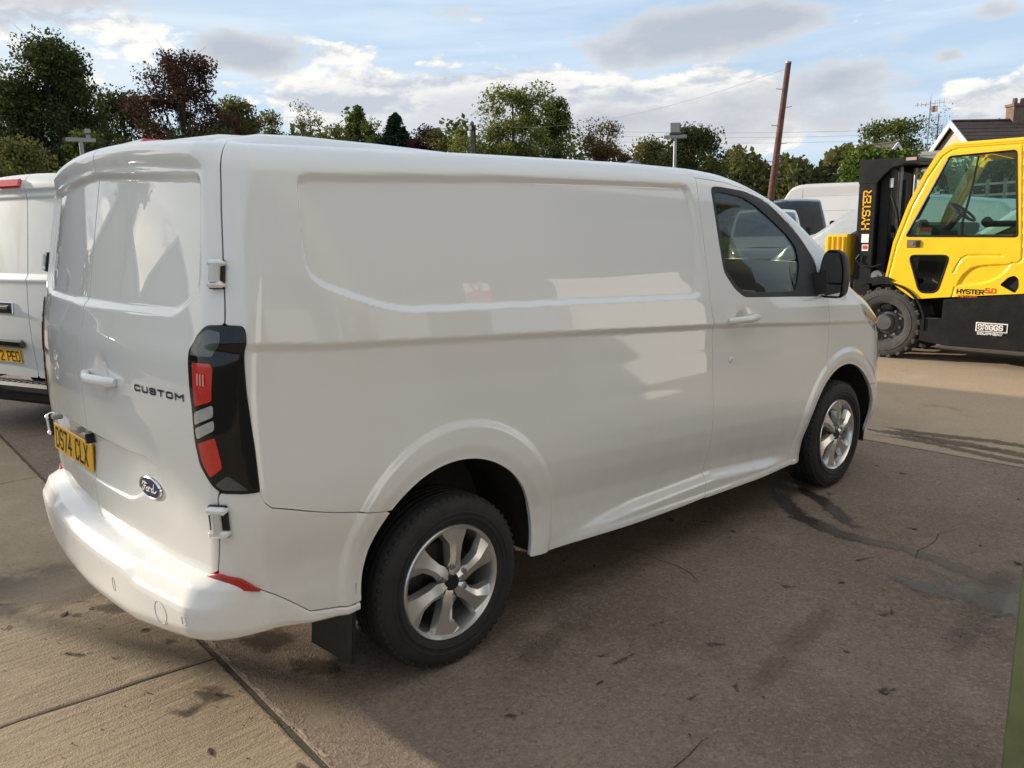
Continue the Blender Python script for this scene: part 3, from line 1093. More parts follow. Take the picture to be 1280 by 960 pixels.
def make_white_van():
    root = thing('panel_van', 'large clean white panel van in the foreground with blank sides', 'van', (0, 0, 0))
    S = VAN
    A = np.asarray
    H = .008
    gp = .0028
    lightcut = lambda s, v: -(sdpoly(s, v, P_LIGHT) - gp)

    # --- body sides
    def g_side(s, v):
        g = np.maximum(t_rseam(v) + gp - s, s - (t_bseam(v) - gp))
        g = np.maximum(g, v - S.vmax(s))
        g = np.maximum(g, R_ARCH - arch_r(s, v))
        g = np.maximum(g, np.where(s < 1.0, t_lq(s) + gp - v, t_sill(s) - v))
        return np.maximum(g, lightcut(s, v))
    body = panel(S, 'side_panel', g_side, (-.06, 2.66), (.29, 2.02), H, WHITE, root, sides=(False, True))

    def g_lq(s, v):
        g = np.maximum(t_rseam(v) + gp - s, v - (t_lq(s) - gp))
        g = np.maximum(g, t_bline(s) + gp - v)
        g = np.maximum(g, R_ARCH - arch_r(s, v))
        g = np.maximum(g, s - .75)
        return np.maximum(g, lightcut(s, v))
    panel(S, 'rear_quarter_panel', g_lq, (-.09, .76), (.37, .90), H, WHITE, root, sides=(False, True))

    # --- rear doors
    def g_rd(s, v):
        e = -s - S.A0 + S.RC
        g = np.maximum(s - (t_rseam(v) - gp), e - (1 - .0048))
        g = np.maximum(g, v - S.vmax(s))
        g = np.maximum(g, .57 + .05 * sst(-.16, -.06, s) - v)
        return np.maximum(g, lightcut(s, v))
    global RIGHT_DOOR
    doors = [panel(S, 'rear_door', g_rd, (S.S_MIN, -.01), (.55, 2.06), .0065, WHITE, root, flange=.006)]
    RIGHT_DOOR = False
    doors.append(panel(S, 'rear_door', g_rd, (S.S_MIN, -.01), (.55, 2.06), .0065, WHITE, root, flange=.006, sides=(True,)))
    RIGHT_DOOR = True

    # --- front doors
    def g_fd(s, v):
        g = np.maximum(t_bseam(v) + gp - s, s - (t_fseam(v) - gp))
        g = np.maximum(g, v - (t_doortop(s) - gp))
        g = np.maximum(g, F_ARCH - arch_f(s, v))
        g = np.maximum(g, t_sill(s) - v)
        return np.maximum(g, -sdpoly(s, v, P_WOUT))
    fdoors = panel(S, 'front_door', g_fd, (2.55, 3.86), (.25, 1.90), H, WHITE, root, sides=(False, True))

    def g_rail(s, v):
        g = np.maximum(t_bseam(v) + gp - s, s - 4.06)
        g = np.maximum(g, v - S.vmax(s))
        return np.maximum(g, t_doortop(s) + gp - v)
    panel(S, 'roof_rail', g_rail, (2.6, 4.08), (1.15, 2.02), H, WHITE, root, sides=(False, True))

    def g_fen(s, v):
        g = np.maximum(t_fseam(v) + gp - s, s - (S.S_FB - .2))
        g = np.maximum(g, v - S.vmax(s))
        g = np.maximum(g, F_ARCH - arch_f(s, v))
        g = np.maximum(g, np.where(s > 4.1, .60, .25) + gp - v)
        g = np.maximum(g, v - np.where(s < 4.06, np.interp(s, [3.7, 3.8, 4.06], [1.215, 1.215, 1.30]), 9))
        return np.maximum(g, -(sdpoly(s, v, P_HEAD) - gp))
    panel(S, 'front_wing', g_fen, (3.78, S.S_FB), (.24, 1.36), H * 1.3, WHITE, root, sides=(False, True))

    def g_fb(s, v):
        g = np.maximum(4.1 - s, v - (.60 - gp))
        g = np.maximum(g, F_ARCH - arch_f(s, v))
        return np.maximum(g, .26 - v)
    panel(S, 'front_bumper', g_fb, (4.1, S.S_MAX), (.25, .62), .03, WHITE, root, sides=(False, True))

    def g_gr(s, v):
        g = np.maximum(S.S_FB - .2 + gp - s, v - S.vmax(s))
        return np.maximum(g, .60 + gp - v)
    panel(S, 'grille', g_gr, (S.S_FB - .25, S.S_MAX), (.59, 1.1), .03, BLACKP, root, off=-.006, sides=(False, True))
    hl = panel(S, 'headlight', lambda s, v: sdpoly(s, v, P_HEAD), (4.2, 5.25), (.8, 1.2), .018, LENSCLR, root, off=-.002, sides=(False, True))
    panel(S, 'yellow_reflection_strip', lambda s, v: sdpoly(s, v, roundpoly([(4.36, 1.105), (4.62, 1.005), (4.60, .985), (4.38, 1.075)], .01)), (4.3, 4.7), (.95, 1.15), .012,
          principled('painted yellow reflection', (.62, .30, .02), .15, coat=1), hl[0], off=.001, flange=.003)  # yellow strip painted in for the forklift mirrored on the nose

    # --- side windows: black surround, pane
    def g_sur(s, v):
        return np.maximum(sdpoly(s, v, P_WOUT) + .0015, -sdpoly(s, v, P_GLASS))
    sur = panel(S, 'window_surround', g_sur, (2.70, 3.73), (1.2, 1.87), H, BLACKP, None, off=-.004, flange=.02, sides=(False, True))
    gl = panel(S, 'side_window', lambda s, v: sdpoly(s, v, P_GLASS) - .004, (2.72, 3.54), (1.26, 1.84), .02, GLASSV, None, off=-.010, flange=0, sides=(False, True))
    for i in (0, 1):
        sur[i].parent = fdoors[i]
        gl[i].parent = fdoors[i]

    # --- tail lights: black lens body with its coloured cells
    tl = panel(S, 'tail_light', lambda s, v: sdpoly(s, v, P_LIGHT), (-.15, .09), (.87, 1.40), .008, LENSBLK, root, off=.005, flange=.03, sides=(False, True))
    cells = [('red_cell', [(-.113, 1.279), (-.045, 1.280), (-.036, 1.266), (-.039, 1.168), (-.099, 1.148)], LENSRED), ('white_cell', [(-.104, 1.130), (-.036, 1.157), (-.037, 1.121), (-.106, 1.091)], LENSCLR),
             ('white_cell', [(-.105, 1.080), (-.036, 1.111), (-.036, 1.080), (-.099, 1.048)], LENSCLR), ('red_cell', [(-.097, 1.035), (-.036, 1.058), (-.031, 1.021), (-.025, .964), (-.066, .932), (-.090, .981)], LENSRED),
             ('clear_cell', [(-.116, 1.350), (-.070, 1.380), (-.030, 1.372), (-.030, 1.33), (-.038, 1.300), (-.126, 1.300)], LENSDIM), ('lower_facet', [(-.053, .912), (-.012, .941), (.043, .893), (-.034, .897)], LENSDIM)]
    for nm, poly, mt in cells:
        q = roundpoly(poly, .006, 2)
        cc = panel(S, nm, lambda s, v: sdpoly(s, v, q), (-.14, .06), (.87, 1.40), .006, mt, None, off=.0065, flange=.0015, sides=(False, True))
        cc[0].parent = tl[0]
        cc[1].parent = tl[1]

    for k in range(3):
        m = MB()
        m.box((.0, 0, 0), (.006, .034, .0012), 0, S.frame(-.082 + .010 * k, 1.232 - .001 * k, .0092))
        m.build('light_bar', principled('pale red light guide', (.75, .30, .27), .3), tl[0], smooth=0)

    # --- roof, windscreen, bonnet: lofted between the two top edges
    roof = skin_roof(S, 3.05, .10, WHITE, root)
    skin_loft(S, 'windscreen', 3.052, 4.03, 18, GLASSV, root, .10, .24, .045, .02)
    skin_loft(S, 'bonnet', 4.035, S.S_FB - .05, 14, WHITE, root, .24, .05, .02, .03)

    # roof details: two pressed ribs, the high brake light, the aerial fin
    for y in (-.60, -.40):
        m = MB()
        pr = [(0, -.011), (.10, .010), (.25, .034), (.40, .036), (.70, .026), (1.1, .006), (1.5, -.011)]
        V, F = [], []
        for k, (dx, hh) in enumerate(pr):
            for q in range(7):
                w = -1 + q / 3
                V.append((.20 + dx + (.05 if y < -.5 else 0), y + w * .085, 1.928 + .045 * (1 - (y / .81) ** 2) - .012 + (hh + .012) * (1 - w * w) ** .8))
        for k in range(len(pr) - 1):
            for q in range(6):
                F.append((k * 7 + q, (k + 1) * 7 + q, (k + 1) * 7 + q + 1, k * 7 + q + 1))
        m.add(V, F)
        m.build('roof_rib', WHITE, roof, smooth=60)
    m = MB()
    m.box((.272, .0, 1.966), (.09, .56, .030), .012)
    m.build('high_brake_light', LENSRED, roof)
    m = MB()
    V = []
    for k, (x, w, z) in enumerate([(0, .030, .0), (.02, .030, .060), (.05, .026, .070), (.10, .022, .066), (.17, .012, .030), (.20, .006, .0)]):
        V += [(3.03 + x, -.10 - w, 1.955 + z * .2), (3.03 + x, -.10 - w * .6, 1.962 + z), (3.03 + x, -.10 + w * .6, 1.962 + z), (3.03 + x, -.10 + w, 1.955 + z * .2)]
    F = []
    for k in range(5):
        for q in range(3):
            F.append((k * 4 + q, (k + 1) * 4 + q, (k + 1) * 4 + q + 1, k * 4 + q + 1))
    F += [(0, 1, 2, 3), (23, 22, 21, 20)]
    m.add(V, F)
    m.build('roof_aerial', principled('aerial grey', (.08, .08, .095), .3, coat=.5), roof, smooth=40)

    # --- rear bumper
    def bump_full(s, t, mir=False):
        s = np.asarray(s, float)
        t = np.asarray(t, float)
        b = sst(-.14, .05, s)
        z6 = np.full(np.shape(s), .62)
        Pb = S.base(s, z6)
        n = Skin.nrm(S.base, s, z6)
        n[..., 2] = 0
        n /= np.linalg.norm(n, axis=-1, keepdims=True)
        y = np.abs(Pb[..., 1])
        mid = 1 - sst(.42, .52, y)
        ze = .515 + .026 * mid
        T_ = np.array([0, .12, .30, .42, .50, .60, .78, .90, 1.0])
        orr = [-.035, .0, .056, .080, .087, .0895, .085, .062, -.06]
        zrr = [.602, .596, .578, None, None, None, .40, .345, .33]
        top = t_bline(s) - gp
        zside_top = top
        osd = [-.010, -.001, .002, .003, .003, .003, .002, -.006, -.08]
        o = np.interp(t, T_, orr) * (1 - b) + np.interp(t, T_, osd) * b
        zrows = []
        bot = np.interp(s, [-1, -.5, -.12, .1, .3, .5], [.325, .335, .385, .40, .375, .36])
        for k in range(9):
            zr = {0: .604 + 0 * s, 1: .598 + 0 * s, 2: .575 + .005 * mid, 3: ze + .012, 4: ze + .001, 5: ze - .016, 6: bot + .06, 7: bot + .012, 8: bot}[k]
            zs = {0: top, 1: top, 2: top - (top - bot) * .15, 3: top - (top - bot) * .3, 4: top - (top - bot) * .42, 5: top - (top - bot) * .55, 6: bot + np.minimum(.03, (top - bot) * .30), 7: bot + np.minimum(.006, (top - bot) * .10), 8: bot}[k]
            zrows.append(zr * (1 - b) + zs * b)
        zrows = np.stack(zrows, -1)
        k = np.clip(np.searchsorted(T_, t, side='right') - 1, 0, 7)
        f = (t - T_[k]) / (T_[k + 1] - T_[k])
        zz = np.take_along_axis(zrows, k[..., None], -1)[..., 0] * (1 - f) + np.take_along_axis(zrows, (k + 1)[..., None], -1)[..., 0] * f
        # follow the skin's own lean where the bumper lies flush with the side
        Ps = S.full(s, np.maximum(zz, .3))
        Pm = Pb * (1 - b)[..., None] + Ps * b[..., None]
        X = Pm + n * o[..., None]
        X[..., 2] = zz
        return X
    nS, nT = 90, 42
    sv = np.linspace(S.S_MIN - .0001, .545, nS)
    tv = np.concatenate([np.linspace(0, .3, 9), np.linspace(.32, .62, 20), np.linspace(.65, 1, 13)])
    nT = len(tv)
    Sg, Tg = np.meshgrid(sv, tv, indexing='ij')
    X = bump_full(Sg.ravel(), Tg.ravel())
    # trim the front end to the wheel arch
    rr_ = np.hypot(X[:, 0] - .99, X[:, 2] - .41)
    inside = (rr_ < R_ARCH + .002) & (X[:, 0] > .3)
    dx = np.sqrt(np.maximum((R_ARCH + .002) ** 2 - (X[:, 2] - .41) ** 2, 0))
    X[inside, 0] = .99 - dx[inside]
    XX = np.concatenate([X, X * (1, -1, 1)])
    F = []
    for i in range(nS - 1):
        for j in range(nT - 1):
            q = (i * nT + j, i * nT + j + 1, (i + 1) * nT + j + 1, (i + 1) * nT + j)
            F.append(q)
            F.append(tuple(k + nS * nT for k in q[::-1]))
    for j in range(nT - 1):
        F.append((j, j + 1, j + 1 + nS * nT, j + nS * nT)[::-1])
    me = arr_mesh('rear_bumper', XX, F)
    bm = bmesh.new()
    bm.from_mesh(me)
    bmesh.ops.remove_doubles(bm, verts=bm.verts, dist=.0015)
    bmesh.ops.recalc_face_normals(bm, faces=bm.faces)
    bm.to_mesh(me)
    bm.free()
    bumper = link('rear_bumper', me, BUMPW, root)
    # parking sensors and towing cover outlines
    def bpt(s, t, lift=.0):
        q = bump_full(np.array([s]), np.array([t]))[0]
        n = Skin.nrm(bump_full, np.array([s]), np.array([t]), 1e-3)[0]
        if n[0] > 0:
            n = -n
        return Vector(q + n * lift)
    line = principled('shut line', (.46, .45, .42), .7)
    def ring(nm, s, t, ws, wt, rnd=True, mat=line):
        pts = []
        for k in range(25):
            a = 2 * math.pi * k / 24
            c_, s_ = math.cos(a), math.sin(a)
            if not rnd:
                m_ = max(abs(c_), abs(s_))
                c_, s_ = c_ / m_, s_ / m_
            pts.append(bpt(s + ws * c_, t + wt * s_, .0006))
        m = MB()
        m.tube(pts, .0008, 5, False)
        m.build(nm, mat, bumper)
    ring('tow_cover', -.275, .70, .036, .10)
    ring('parking_sensor', -.135, .69, .010, .045, False)
    ring('parking_sensor', -.62, .69, .010, .035, True)
    refp = roundpoly([(-.112, .602), (-.066, .612), (.003, .598), (.061, .549), (.000, .560), (-.06, .572), (-.112, .575)], .006, 2)

    def reff(s, v):
        t = np.clip((.606 - v) / .04 * .35, 0, .45)
        Pq = bump_full(s, t)
        nb = np.stack([-np.ones_like(s) * sst(.06, -.06, s), -sst(-.1, .05, s), np.full_like(s, .55)], -1)
        nb /= np.linalg.norm(nb, axis=-1, keepdims=True)
        return Pq + nb * .006
    X1 = S.full
    rf_ = panel(S, 'bumper_reflector', lambda s, v: sdpoly(s, v, refp), (-.13, .08), (.54, .62), .005, REDREF, None, off=.010, flange=.02, sides=(False, True))
    for r_ in rf_:
        r_.parent = bumper

    # --- underside, liners, cargo shell
    m = MB()
    m.box((2.55, 0, .56), (4.5, 1.06, .42), .05)
    m.box((2.45, 0, .44), (2.0, 1.72, .22), .04)
    m.build('chassis', GAP, root)
    m = MB()
    m.box((1.42, 0, 1.36), (2.26, 1.62, .92), .05)
    m.build('cargo_shell', GAP, root)
    for cx, cz, rr, wd in ((.99, .41, R_ARCH, .34), (4.12, .275, F_ARCH, .34)):
        for sgn in (-1, 1):
            m = MB()
            V, F = [], []
            n = 30
            for k in range(n + 1):
                a = math.pi * (k / n) * 1.12 - .06 * math.pi
                x, z = cx + (rr + .012) * math.cos(a), cz + (rr + .012) * math.sin(a)
                yo = -S.base(np.array([min(x, 4.9) - .028]), np.array([max(z, .3)]))[0, 1] - .030
                V += [(x, sgn * yo, z), (x, sgn * (.955 - wd), z)]
            for k in range(n):
                F.append((2 * k, 2 * k + 1, 2 * k + 3, 2 * k + 2))
            V.append((cx, sgn * (.955 - wd), cz))
            c = len(V) - 1
            for k in range(n):
                F.append((2 * k + 1, c, 2 * k + 3))
            m.add(V, F)
            m.build('wheel_arch_liner', principled('arch liner', (.022, .020, .018), .9, vary=.3, vscale=7, bump=.4, bscale=60, bdist=.006, dirt=(.09, .075, .05, .5), dscale=4), root, smooth=40)
    for sgn in (-1, 1):
        m = MB()
        V = [(.545, sgn * .965, .47), (.545, sgn * .70, .50), (.515, sgn * .70, .165), (.525, sgn * .960, .175), (.560, sgn * .965, .47), (.560, sgn * .70, .50), (.530, sgn * .70, .165), (.540, sgn * .960, .175)]
        F = [(0, 1, 2, 3), (4, 7, 6, 5), (0, 3, 7, 4), (1, 5, 6, 2), (3, 2, 6, 7), (0, 4, 5, 1)]
        m.add(V, F)
        m.build('mudflap', BLACKP, root, smooth=0)
        m = MB()
        m.box((3.60, sgn * .84, .27), (.02, .18, .10), .004)
        m.build('mudflap', BLACKP, root, smooth=0)

    # --- wheels
    for x in (.976, 4.076):
        for sgn in (-1, 1):
            make_wheel(root, (x, sgn * .868, .339), sgn)

    # --- hinges
    for s0, v0, hh, ww in ((-.030, 1.538, .088, .050), (-.040, .797, .104, .066)):
        for mir in (False, True):
            Mh = S.frame(s0, v0, 0.0, mir)
            m = MB()
            m.box((-.012 if not mir else -.012, hh * .36, .014), (ww, hh * .22, .034), .007, Mh)
            hg = m.build('hinge', WHITE, root)
            m = MB()
            m.box((-.012, -hh * .36, .014), (ww, hh * .22, .034), .007, Mh)
            m.build('hinge_leaf', WHITE, hg)
            m = MB()
            m.box((-.014, 0, .006), (ww * .95, hh * .98, .018), .004, Mh)
            m.build('hinge_pocket', BLACKP, hg)
            m = MB()
            m.cyl(Mh @ Vector((-.014, -hh * .30, .020)), Mh @ Vector((-.014, hh * .30, .020)), .016, n=16)
            m.build('hinge_barrel', principled('hinge paint', (.58, .58, .57), .4, coat=.4), hg)

    # --- handles
    def pull(nm, s0, v0, half, mir, door):
        m = MB()
        pts, rs = [], []
        for k in range(13):
            f = -1 + k / 6
            lift = .028 * (1 - abs(f) ** 3.2) + .004
            pts.append(S.pt(s0 + f * half, v0 + f * (-.01 if half < .13 else .0), lift + (.03 * math.exp(-((f * half) / .046) ** 2) if True else 0), mir))
            rs.append(.0185 if abs(f) < .9 else .014)
        m.tube(pts, rs, 10)
        hd = m.build('door_handle', WHITE, door, smooth=60)
        return hd
    for i, mir in enumerate((False, True)):
        pull('door_handle', 2.857, 1.176, .135, mir, fdoors[i])
    pull('door_handle', -.757, 1.166, .145, False, doors[0])
    Ml = S.frame(2.780, .973, .001)
    m = MB()
    m.lathe([(.017, 0), (.016, .002), (.012, .003), (.001, .003)], 20, Ml)
    lk = m.build('door_lock', WHITE, fdoors[0])
    m = MB()
    m.box((0, 0, .0035), (.003, .012, .002), 0, Ml)
    m.build('keyhole', BLACKP, lk)

    # --- plate, plate lamps, badges
    py, pz, px = .268, .826, .036
    m = MB()
    Mp = Matrix.Translation((px, py, pz)) @ Matrix.Rotation(R(-90), 4, 'Z') @ Matrix.Rotation(R(90), 4, 'X') @ Matrix.Rotation(R(-3), 4, 'X')
    # local x -> -y of the van, local y -> up, local z -> rearwards
    m.box((0, 0, 0), (.520, .111, .007), .003, Mp)
    pl = m.build('number_plate', PLATEY, root)
    letters('plate_lettering', 'DS74 CLX', lambda u, v: Mp @ Vector((-.228 + u, -.038 + v, .0042)), .076, .0120, BLACKINK, pl, gap=.34, xs=.76)
    for y0, w_ in ((.47, .036), (.14, .036), (.03, .050)):
        m = MB()
        Mq = Matrix.Translation((.016, y0, .915))
        m.box((.022, 0, 0), (.04, w_, .020), .005, Mq)
        q_ = m.build('plate_lamp', principled('lamp housing', (.30, .29, .27), .4), root)
        if w_ < .04:
            continue
        m = MB()
        m.add([(.0, -w_ * .5, .010), (.0, -w_ * 1.0, -.022), (.0, -w_ * .5, -.022), (.03, -w_ * .5, .010), (.03, -w_ * 1.0, -.022), (.03, -w_ * .5, -.022)],
              [(0, 1, 2), (3, 5, 4), (0, 3, 4, 1), (1, 4, 5, 2), (0, 2, 5, 3)], Mq)
        m.build('lamp_shadow_wedge', BLACKP, q_, smooth=0)  # black wedge modelled as the lamp's shadow side

    def on_door(s0, v0, lift, mir=False):
        return lambda u, v: S.pt(s0 + (u if not mir else -u), v0 + v, lift, mir)
    letters('model_lettering', 'CUSTOM', on_door(-.468, 1.158, .0025), .0165, .0062, BLACKINK, doors[0], gap=.40, xs=2.85)
    letters('model_lettering', 'TRANSIT', on_door(-.150, 1.158, .0025, True), .0165, .0060, BLACKINK, doors[1], gap=.42, xs=1.7)
    Mb = S.frame(-.432, .833, .002)
    m = MB()
    Mo = Mb @ Matrix.Diagonal((1.0, .50, 1, 1))
    m.lathe([(.076, 0), (.075, .004), (.070, .006), (.066, .0045)], 40, Mo)
    bd = m.build('badge', CHROME, root)
    m = MB()
    m.lathe([(.068, .0042), (.001, .0052)], 40, Mo)
    m.build('badge_face', NAVYEN, bd)
    script = [[(-.046, .006), (-.040, .016), (-.024, .018), (-.012, .014), (-.020, .013), (-.032, .012)], [(-.026, .017), (-.032, -.002), (-.040, -.014), (-.048, -.012), (-.046, -.005)], [(-.038, .002), (-.022, .003)],
              [(-.014, .000), (-.022, -.006), (-.020, -.013), (-.012, -.013), (-.006, -.006), (-.010, .001), (-.014, .000), (-.004, -.001)], [(-.002, .002), (-.004, -.013)], [(-.003, -.004), (.006, .003), (.010, .000)],
              [(.024, .001), (.016, -.002), (.014, -.011), (.020, -.013), (.028, -.006)], [(.036, .017), (.028, -.006), (.030, -.013), (.040, -.010), (.050, -.003)]]
    V, F = ribbon(script, lambda u, v: Mb @ Vector((u, v, .0062)), .0042)
    m = MB()
    m.add(V, F)
    m.build('badge_script', WHITEINK, bd, smooth=0)

    # --- mirrors
    for sgn in (-1, 1):
        m = MB()
        # arm from the door
        V = []
        for (x, y, z, hx, hz) in [(3.62, .90, 1.30, .085, .075), (3.70, .945, 1.30, .075, .070), (3.77, .98, 1.31, .06, .065), (3.80, 1.03, 1.33, .045, .065)]:
            V += [(x - hx, sgn * y, z - hz), (x + hx, sgn * y, z - hz), (x + hx * .8, sgn * y, z + hz), (x - hx * .8, sgn * y, z + hz)]
        F = [(0, 1, 2, 3), (15, 14, 13, 12)]
        for k in range(3):
            for q in range(4):
                F.append((k * 4 + q, k * 4 + (q + 1) % 4, (k + 1) * 4 + (q + 1) % 4, (k + 1) * 4 + q))
        m.add(V, F)
        mr = m.build('wing_mirror', BLACKP, root, smooth=50)
        # head: rounded shell
        m = MB()
        prof = roundpoly([(-.115, -.155), (.115, -.155), (.125, .02), (.085, .155), (-.07, .160), (-.120, .05)], .06, 5)
        Mm = Matrix.Translation((3.755, sgn * 1.036, 1.362)) @ Matrix.Rotation(sgn * R(5), 4, 'Z') @ Matrix.Diagonal((.70, .64, .88, 1))
        rows = [(-.012, .90), (-.020, .97), (-.014, 1.0), (.03, 1.0), (.08, .93), (.12, .75), (.14, .45)]
        V, F = [], []
        n = len(prof)
        for dx, sc_ in rows:
            for (a, b) in prof:
                V.append((dx, -a * sc_ if sgn < 0 else a * sc_, b * sc_))
        for k in range(len(rows) - 1):
            for q in range(n):
                F.append((k * n + q, k * n + (q + 1) % n, (k + 1) * n + (q + 1) % n, (k + 1) * n + q))
        F.append(tuple((len(rows) - 1) * n + q for q in range(n)))
        F.append(tuple(range(n)))
        m.add(V, F, Mm)
        m.build('mirror_housing', BLACKP, mr, smooth=50)
        for nm, z0, z1 in (('mirror_pane', -.052, .140), ('lower_mirror_pane', -.140, -.066)):
            q = [(a * .86, min(max(b, z0), z1)) for a, b in prof]
            m = MB()
            V = [(-.0215, -a if sgn < 0 else a, b) for a, b in q]
            m.add(V, [tuple(range(len(V)))], Mm)
            m.build(nm, MIRROR, mr, smooth=0)

    # --- cab interior
    m = MB()
    m.box((3.25, 0, .62), (1.5, 1.70, .06))
    m.build('cab_floor', INTER, root)
    m = MB()
    m.box((3.80, 0, 1.02), (.36, 1.66, .34), .10)
    m.box((3.66, -.40, 1.18), (.24, .44, .14), .06)
    m.build('dashboard', INTER, root, smooth=40)
    m = MB()
    c0 = Vector((3.44, -.40, 1.16))
    ax = Vector((-.55, 0, .84)).normalized()
    e1 = Vector((0, 1, 0))
    e2 = ax.cross(e1)
    m.tube([c0 + (e1 * math.cos(2 * math.pi * k / 28) + e2 * math.sin(2 * math.pi * k / 28)) * .19 for k in range(29)], .016, 8, False)
    m.cyl(c0 - ax * .10, c0 + ax * .0, .03)
    for k in range(3):
        a = 2 * math.pi * k / 3 + .5
        m.cyl(c0, c0 + (e1 * math.cos(a) + e2 * math.sin(a)) * .185, .014)
    m.build('steering_wheel', INTER, root)
    for y, w in ((-.42, .50), (.42, .90)):
        m = MB()
        m.box((3.00, y, .93), (.52, w, .16), .06)
        Mt = Matrix.Translation((2.74, y, 1.24)) @ Matrix.Rotation(R(-10), 4, 'Y')
        m.box((0, 0, 0), (.13, w, .58), .05, Mt)
        for yy in ((0,) if w < .6 else (-.22, .22)):
            m.box((0.01, yy, .37), (.09, .26, .17), .04, Mt)
        m.box((3.0, y, .74), (.44, w * .8, .26), .02)
        m.build('seat', SEATM, root, smooth=40)
    m = MB()
    m.box((2.575, 0, 1.25), (.03, 1.66, 1.30), .01)
    m.build('bulkhead', principled('bulkhead grey', (.10, .10, .10), .6, vary=.1), root)
    return root


make_white_van()


# ------------------------------------------------------------------ the yard
def ground_mat(name, base, dark, pale, scale, agg, bump, broom=0.0, spot=(.05, .04, .03)):
    m = bpy.data.materials.new(name)
    m.use_nodes = True
    T = NT(m.node_tree)
    b = m.node_tree.nodes['Principled BSDF']
    v = T.node('ShaderNodeTexCoord').outputs['Object']
    big = T.noise(v, .55 * scale, 5, .6, .6)
    mid = T.noise(v, 3.2 * scale, 6, .62, .4)
    fine = T.noise(v, 38, 5, .7)
    grain = T.noise(v, 150, 3, .6)
    big2 = T.noise(v, .28 * scale, 4, .55, 1.0)
    big = T.math('ADD', T.math('MULTIPLY', big, .6), T.math('MULTIPLY', big2, .4))
    c = T.mix(T.mapr(big, .38, .60, 0, 1, True), dark + (1,), base + (1,))
    c = T.mix(T.mapr(mid, .48, .76, 0, .75, True), c, pale + (1,))
    c = T.mix(T.mapr(fine, .50, .72, 0, .45 + agg * .3), c, tuple(x * .55 for x in dark) + (1,))
    c = T.mix(T.mapr(grain, .52, .70, 0, .25 + agg * .5), c, tuple(min(1, x * 1.55) for x in pale) + (1,))
    vo = T.node('ShaderNodeTexVoronoi')
    vo.inputs['Scale'].default_value = 85
    T.l.new(v, vo.inputs['Vector'])
    sep = T.node('ShaderNodeSeparateColor')
    T.l.new(vo.outputs['Color'], sep.inputs[0])
    c = T.mix(T.math('MULTIPLY', T.mapr(sep.outputs[0], .55, .98), agg * .8), c, tuple(min(1, x * 1.35) for x in pale) + (1,))
    c = T.mix(T.math('MULTIPLY', T.mapr(sep.outputs[1], .70, .98), agg * .7), c, tuple(x * .35 for x in dark) + (1,))
    st = T.noise(v, 1.35 * scale, 9, .72, 1.2)
    c = T.mix(T.mapr(st, .60, .76, 0, .62, True), c, spot + (1,))
    st2 = T.noise(v, 7.5, 7, .7, .8)
    c = T.mix(T.mapr(st2, .64, .76, 0, .5, True), c, spot + (1,))
    T.put(b.inputs['Base Color'], c)
    T.put(b.inputs['Roughness'], T.mapr(mid, .3, .7, .78, .95))
    b.inputs['Specular IOR Level'].default_value = .35
    h = T.math('ADD', T.math('MULTIPLY', fine, .6), T.math('MULTIPLY', grain, .5 + agg))
    h = T.math('ADD', h, T.math('MULTIPLY', mid, 1.3))
    h = T.math('ADD', h, T.math('MULTIPLY', vo.outputs['Distance'], agg * .8))
    if broom:
        w = T.node('ShaderNodeTexNoise')
        mp = T.node('ShaderNodeMapping')
        mp.inputs['Scale'].default_value = (3.0, 30.0, 1)
        mp.inputs['Rotation'].default_value = (0, 0, R(20))
        T.l.new(v, mp.inputs[0])
        T.l.new(mp.outputs[0], w.inputs['Vector'])
        w.inputs['Scale'].default_value = 1.0
        w.inputs['Detail'].default_value = 4
        h = T.math('ADD', h, T.math('MULTIPLY', w.outputs[0], broom))
    T.put(b.inputs['Normal'], T.bump(h, bump, .012))
    MATS[name] = m
    return m


CONC = ground_mat('old concrete', (.33, .255, .170), (.245, .188, .126), (.41, .322, .222), 1.0, .12, .55, broom=1.1, spot=(.060, .045, .032))
AGGR = ground_mat('rough concrete', (.225, .168, .126), (.145, .106, .080), (.30, .228, .172), 1.2, .40, .50, spot=(.055, .042, .036))
FARC = ground_mat('far concrete', (.39, .30, .21), (.30, .23, .16), (.45, .35, .25), .7, .10, .35, spot=(.09, .072, .055))

m = MB()
m.box((40, 60, -.5), (900, 900, .90))
ground = m.build('ground', principled('rough grass', (.055, .075, .028), .95, vary=.35, vscale=.35, bump=.5, bscale=3, bdist=.1), None, smooth=0)
tag(ground, kind='structure')


def joint_x(y):
    return .340 + .043 * (y + .126)


def wob(t, seed, amp):
    return amp * (math.sin(t * 7.3 + seed) * .5 + math.sin(t * 17.1 + seed * 2.3) * .3 + math.sin(t * 41.7 + seed * 3.1) * .2)


yard_m = MB()
yard_m.box((20, 12, -.0275), (70, 64, .045))
yard = yard_m.build('yard', principled('joint dirt', (.075, .060, .042), .95, vary=.3, vscale=20, bump=.4, bscale=90, bdist=.006), None, smooth=0)
tag(yard, kind='structure')


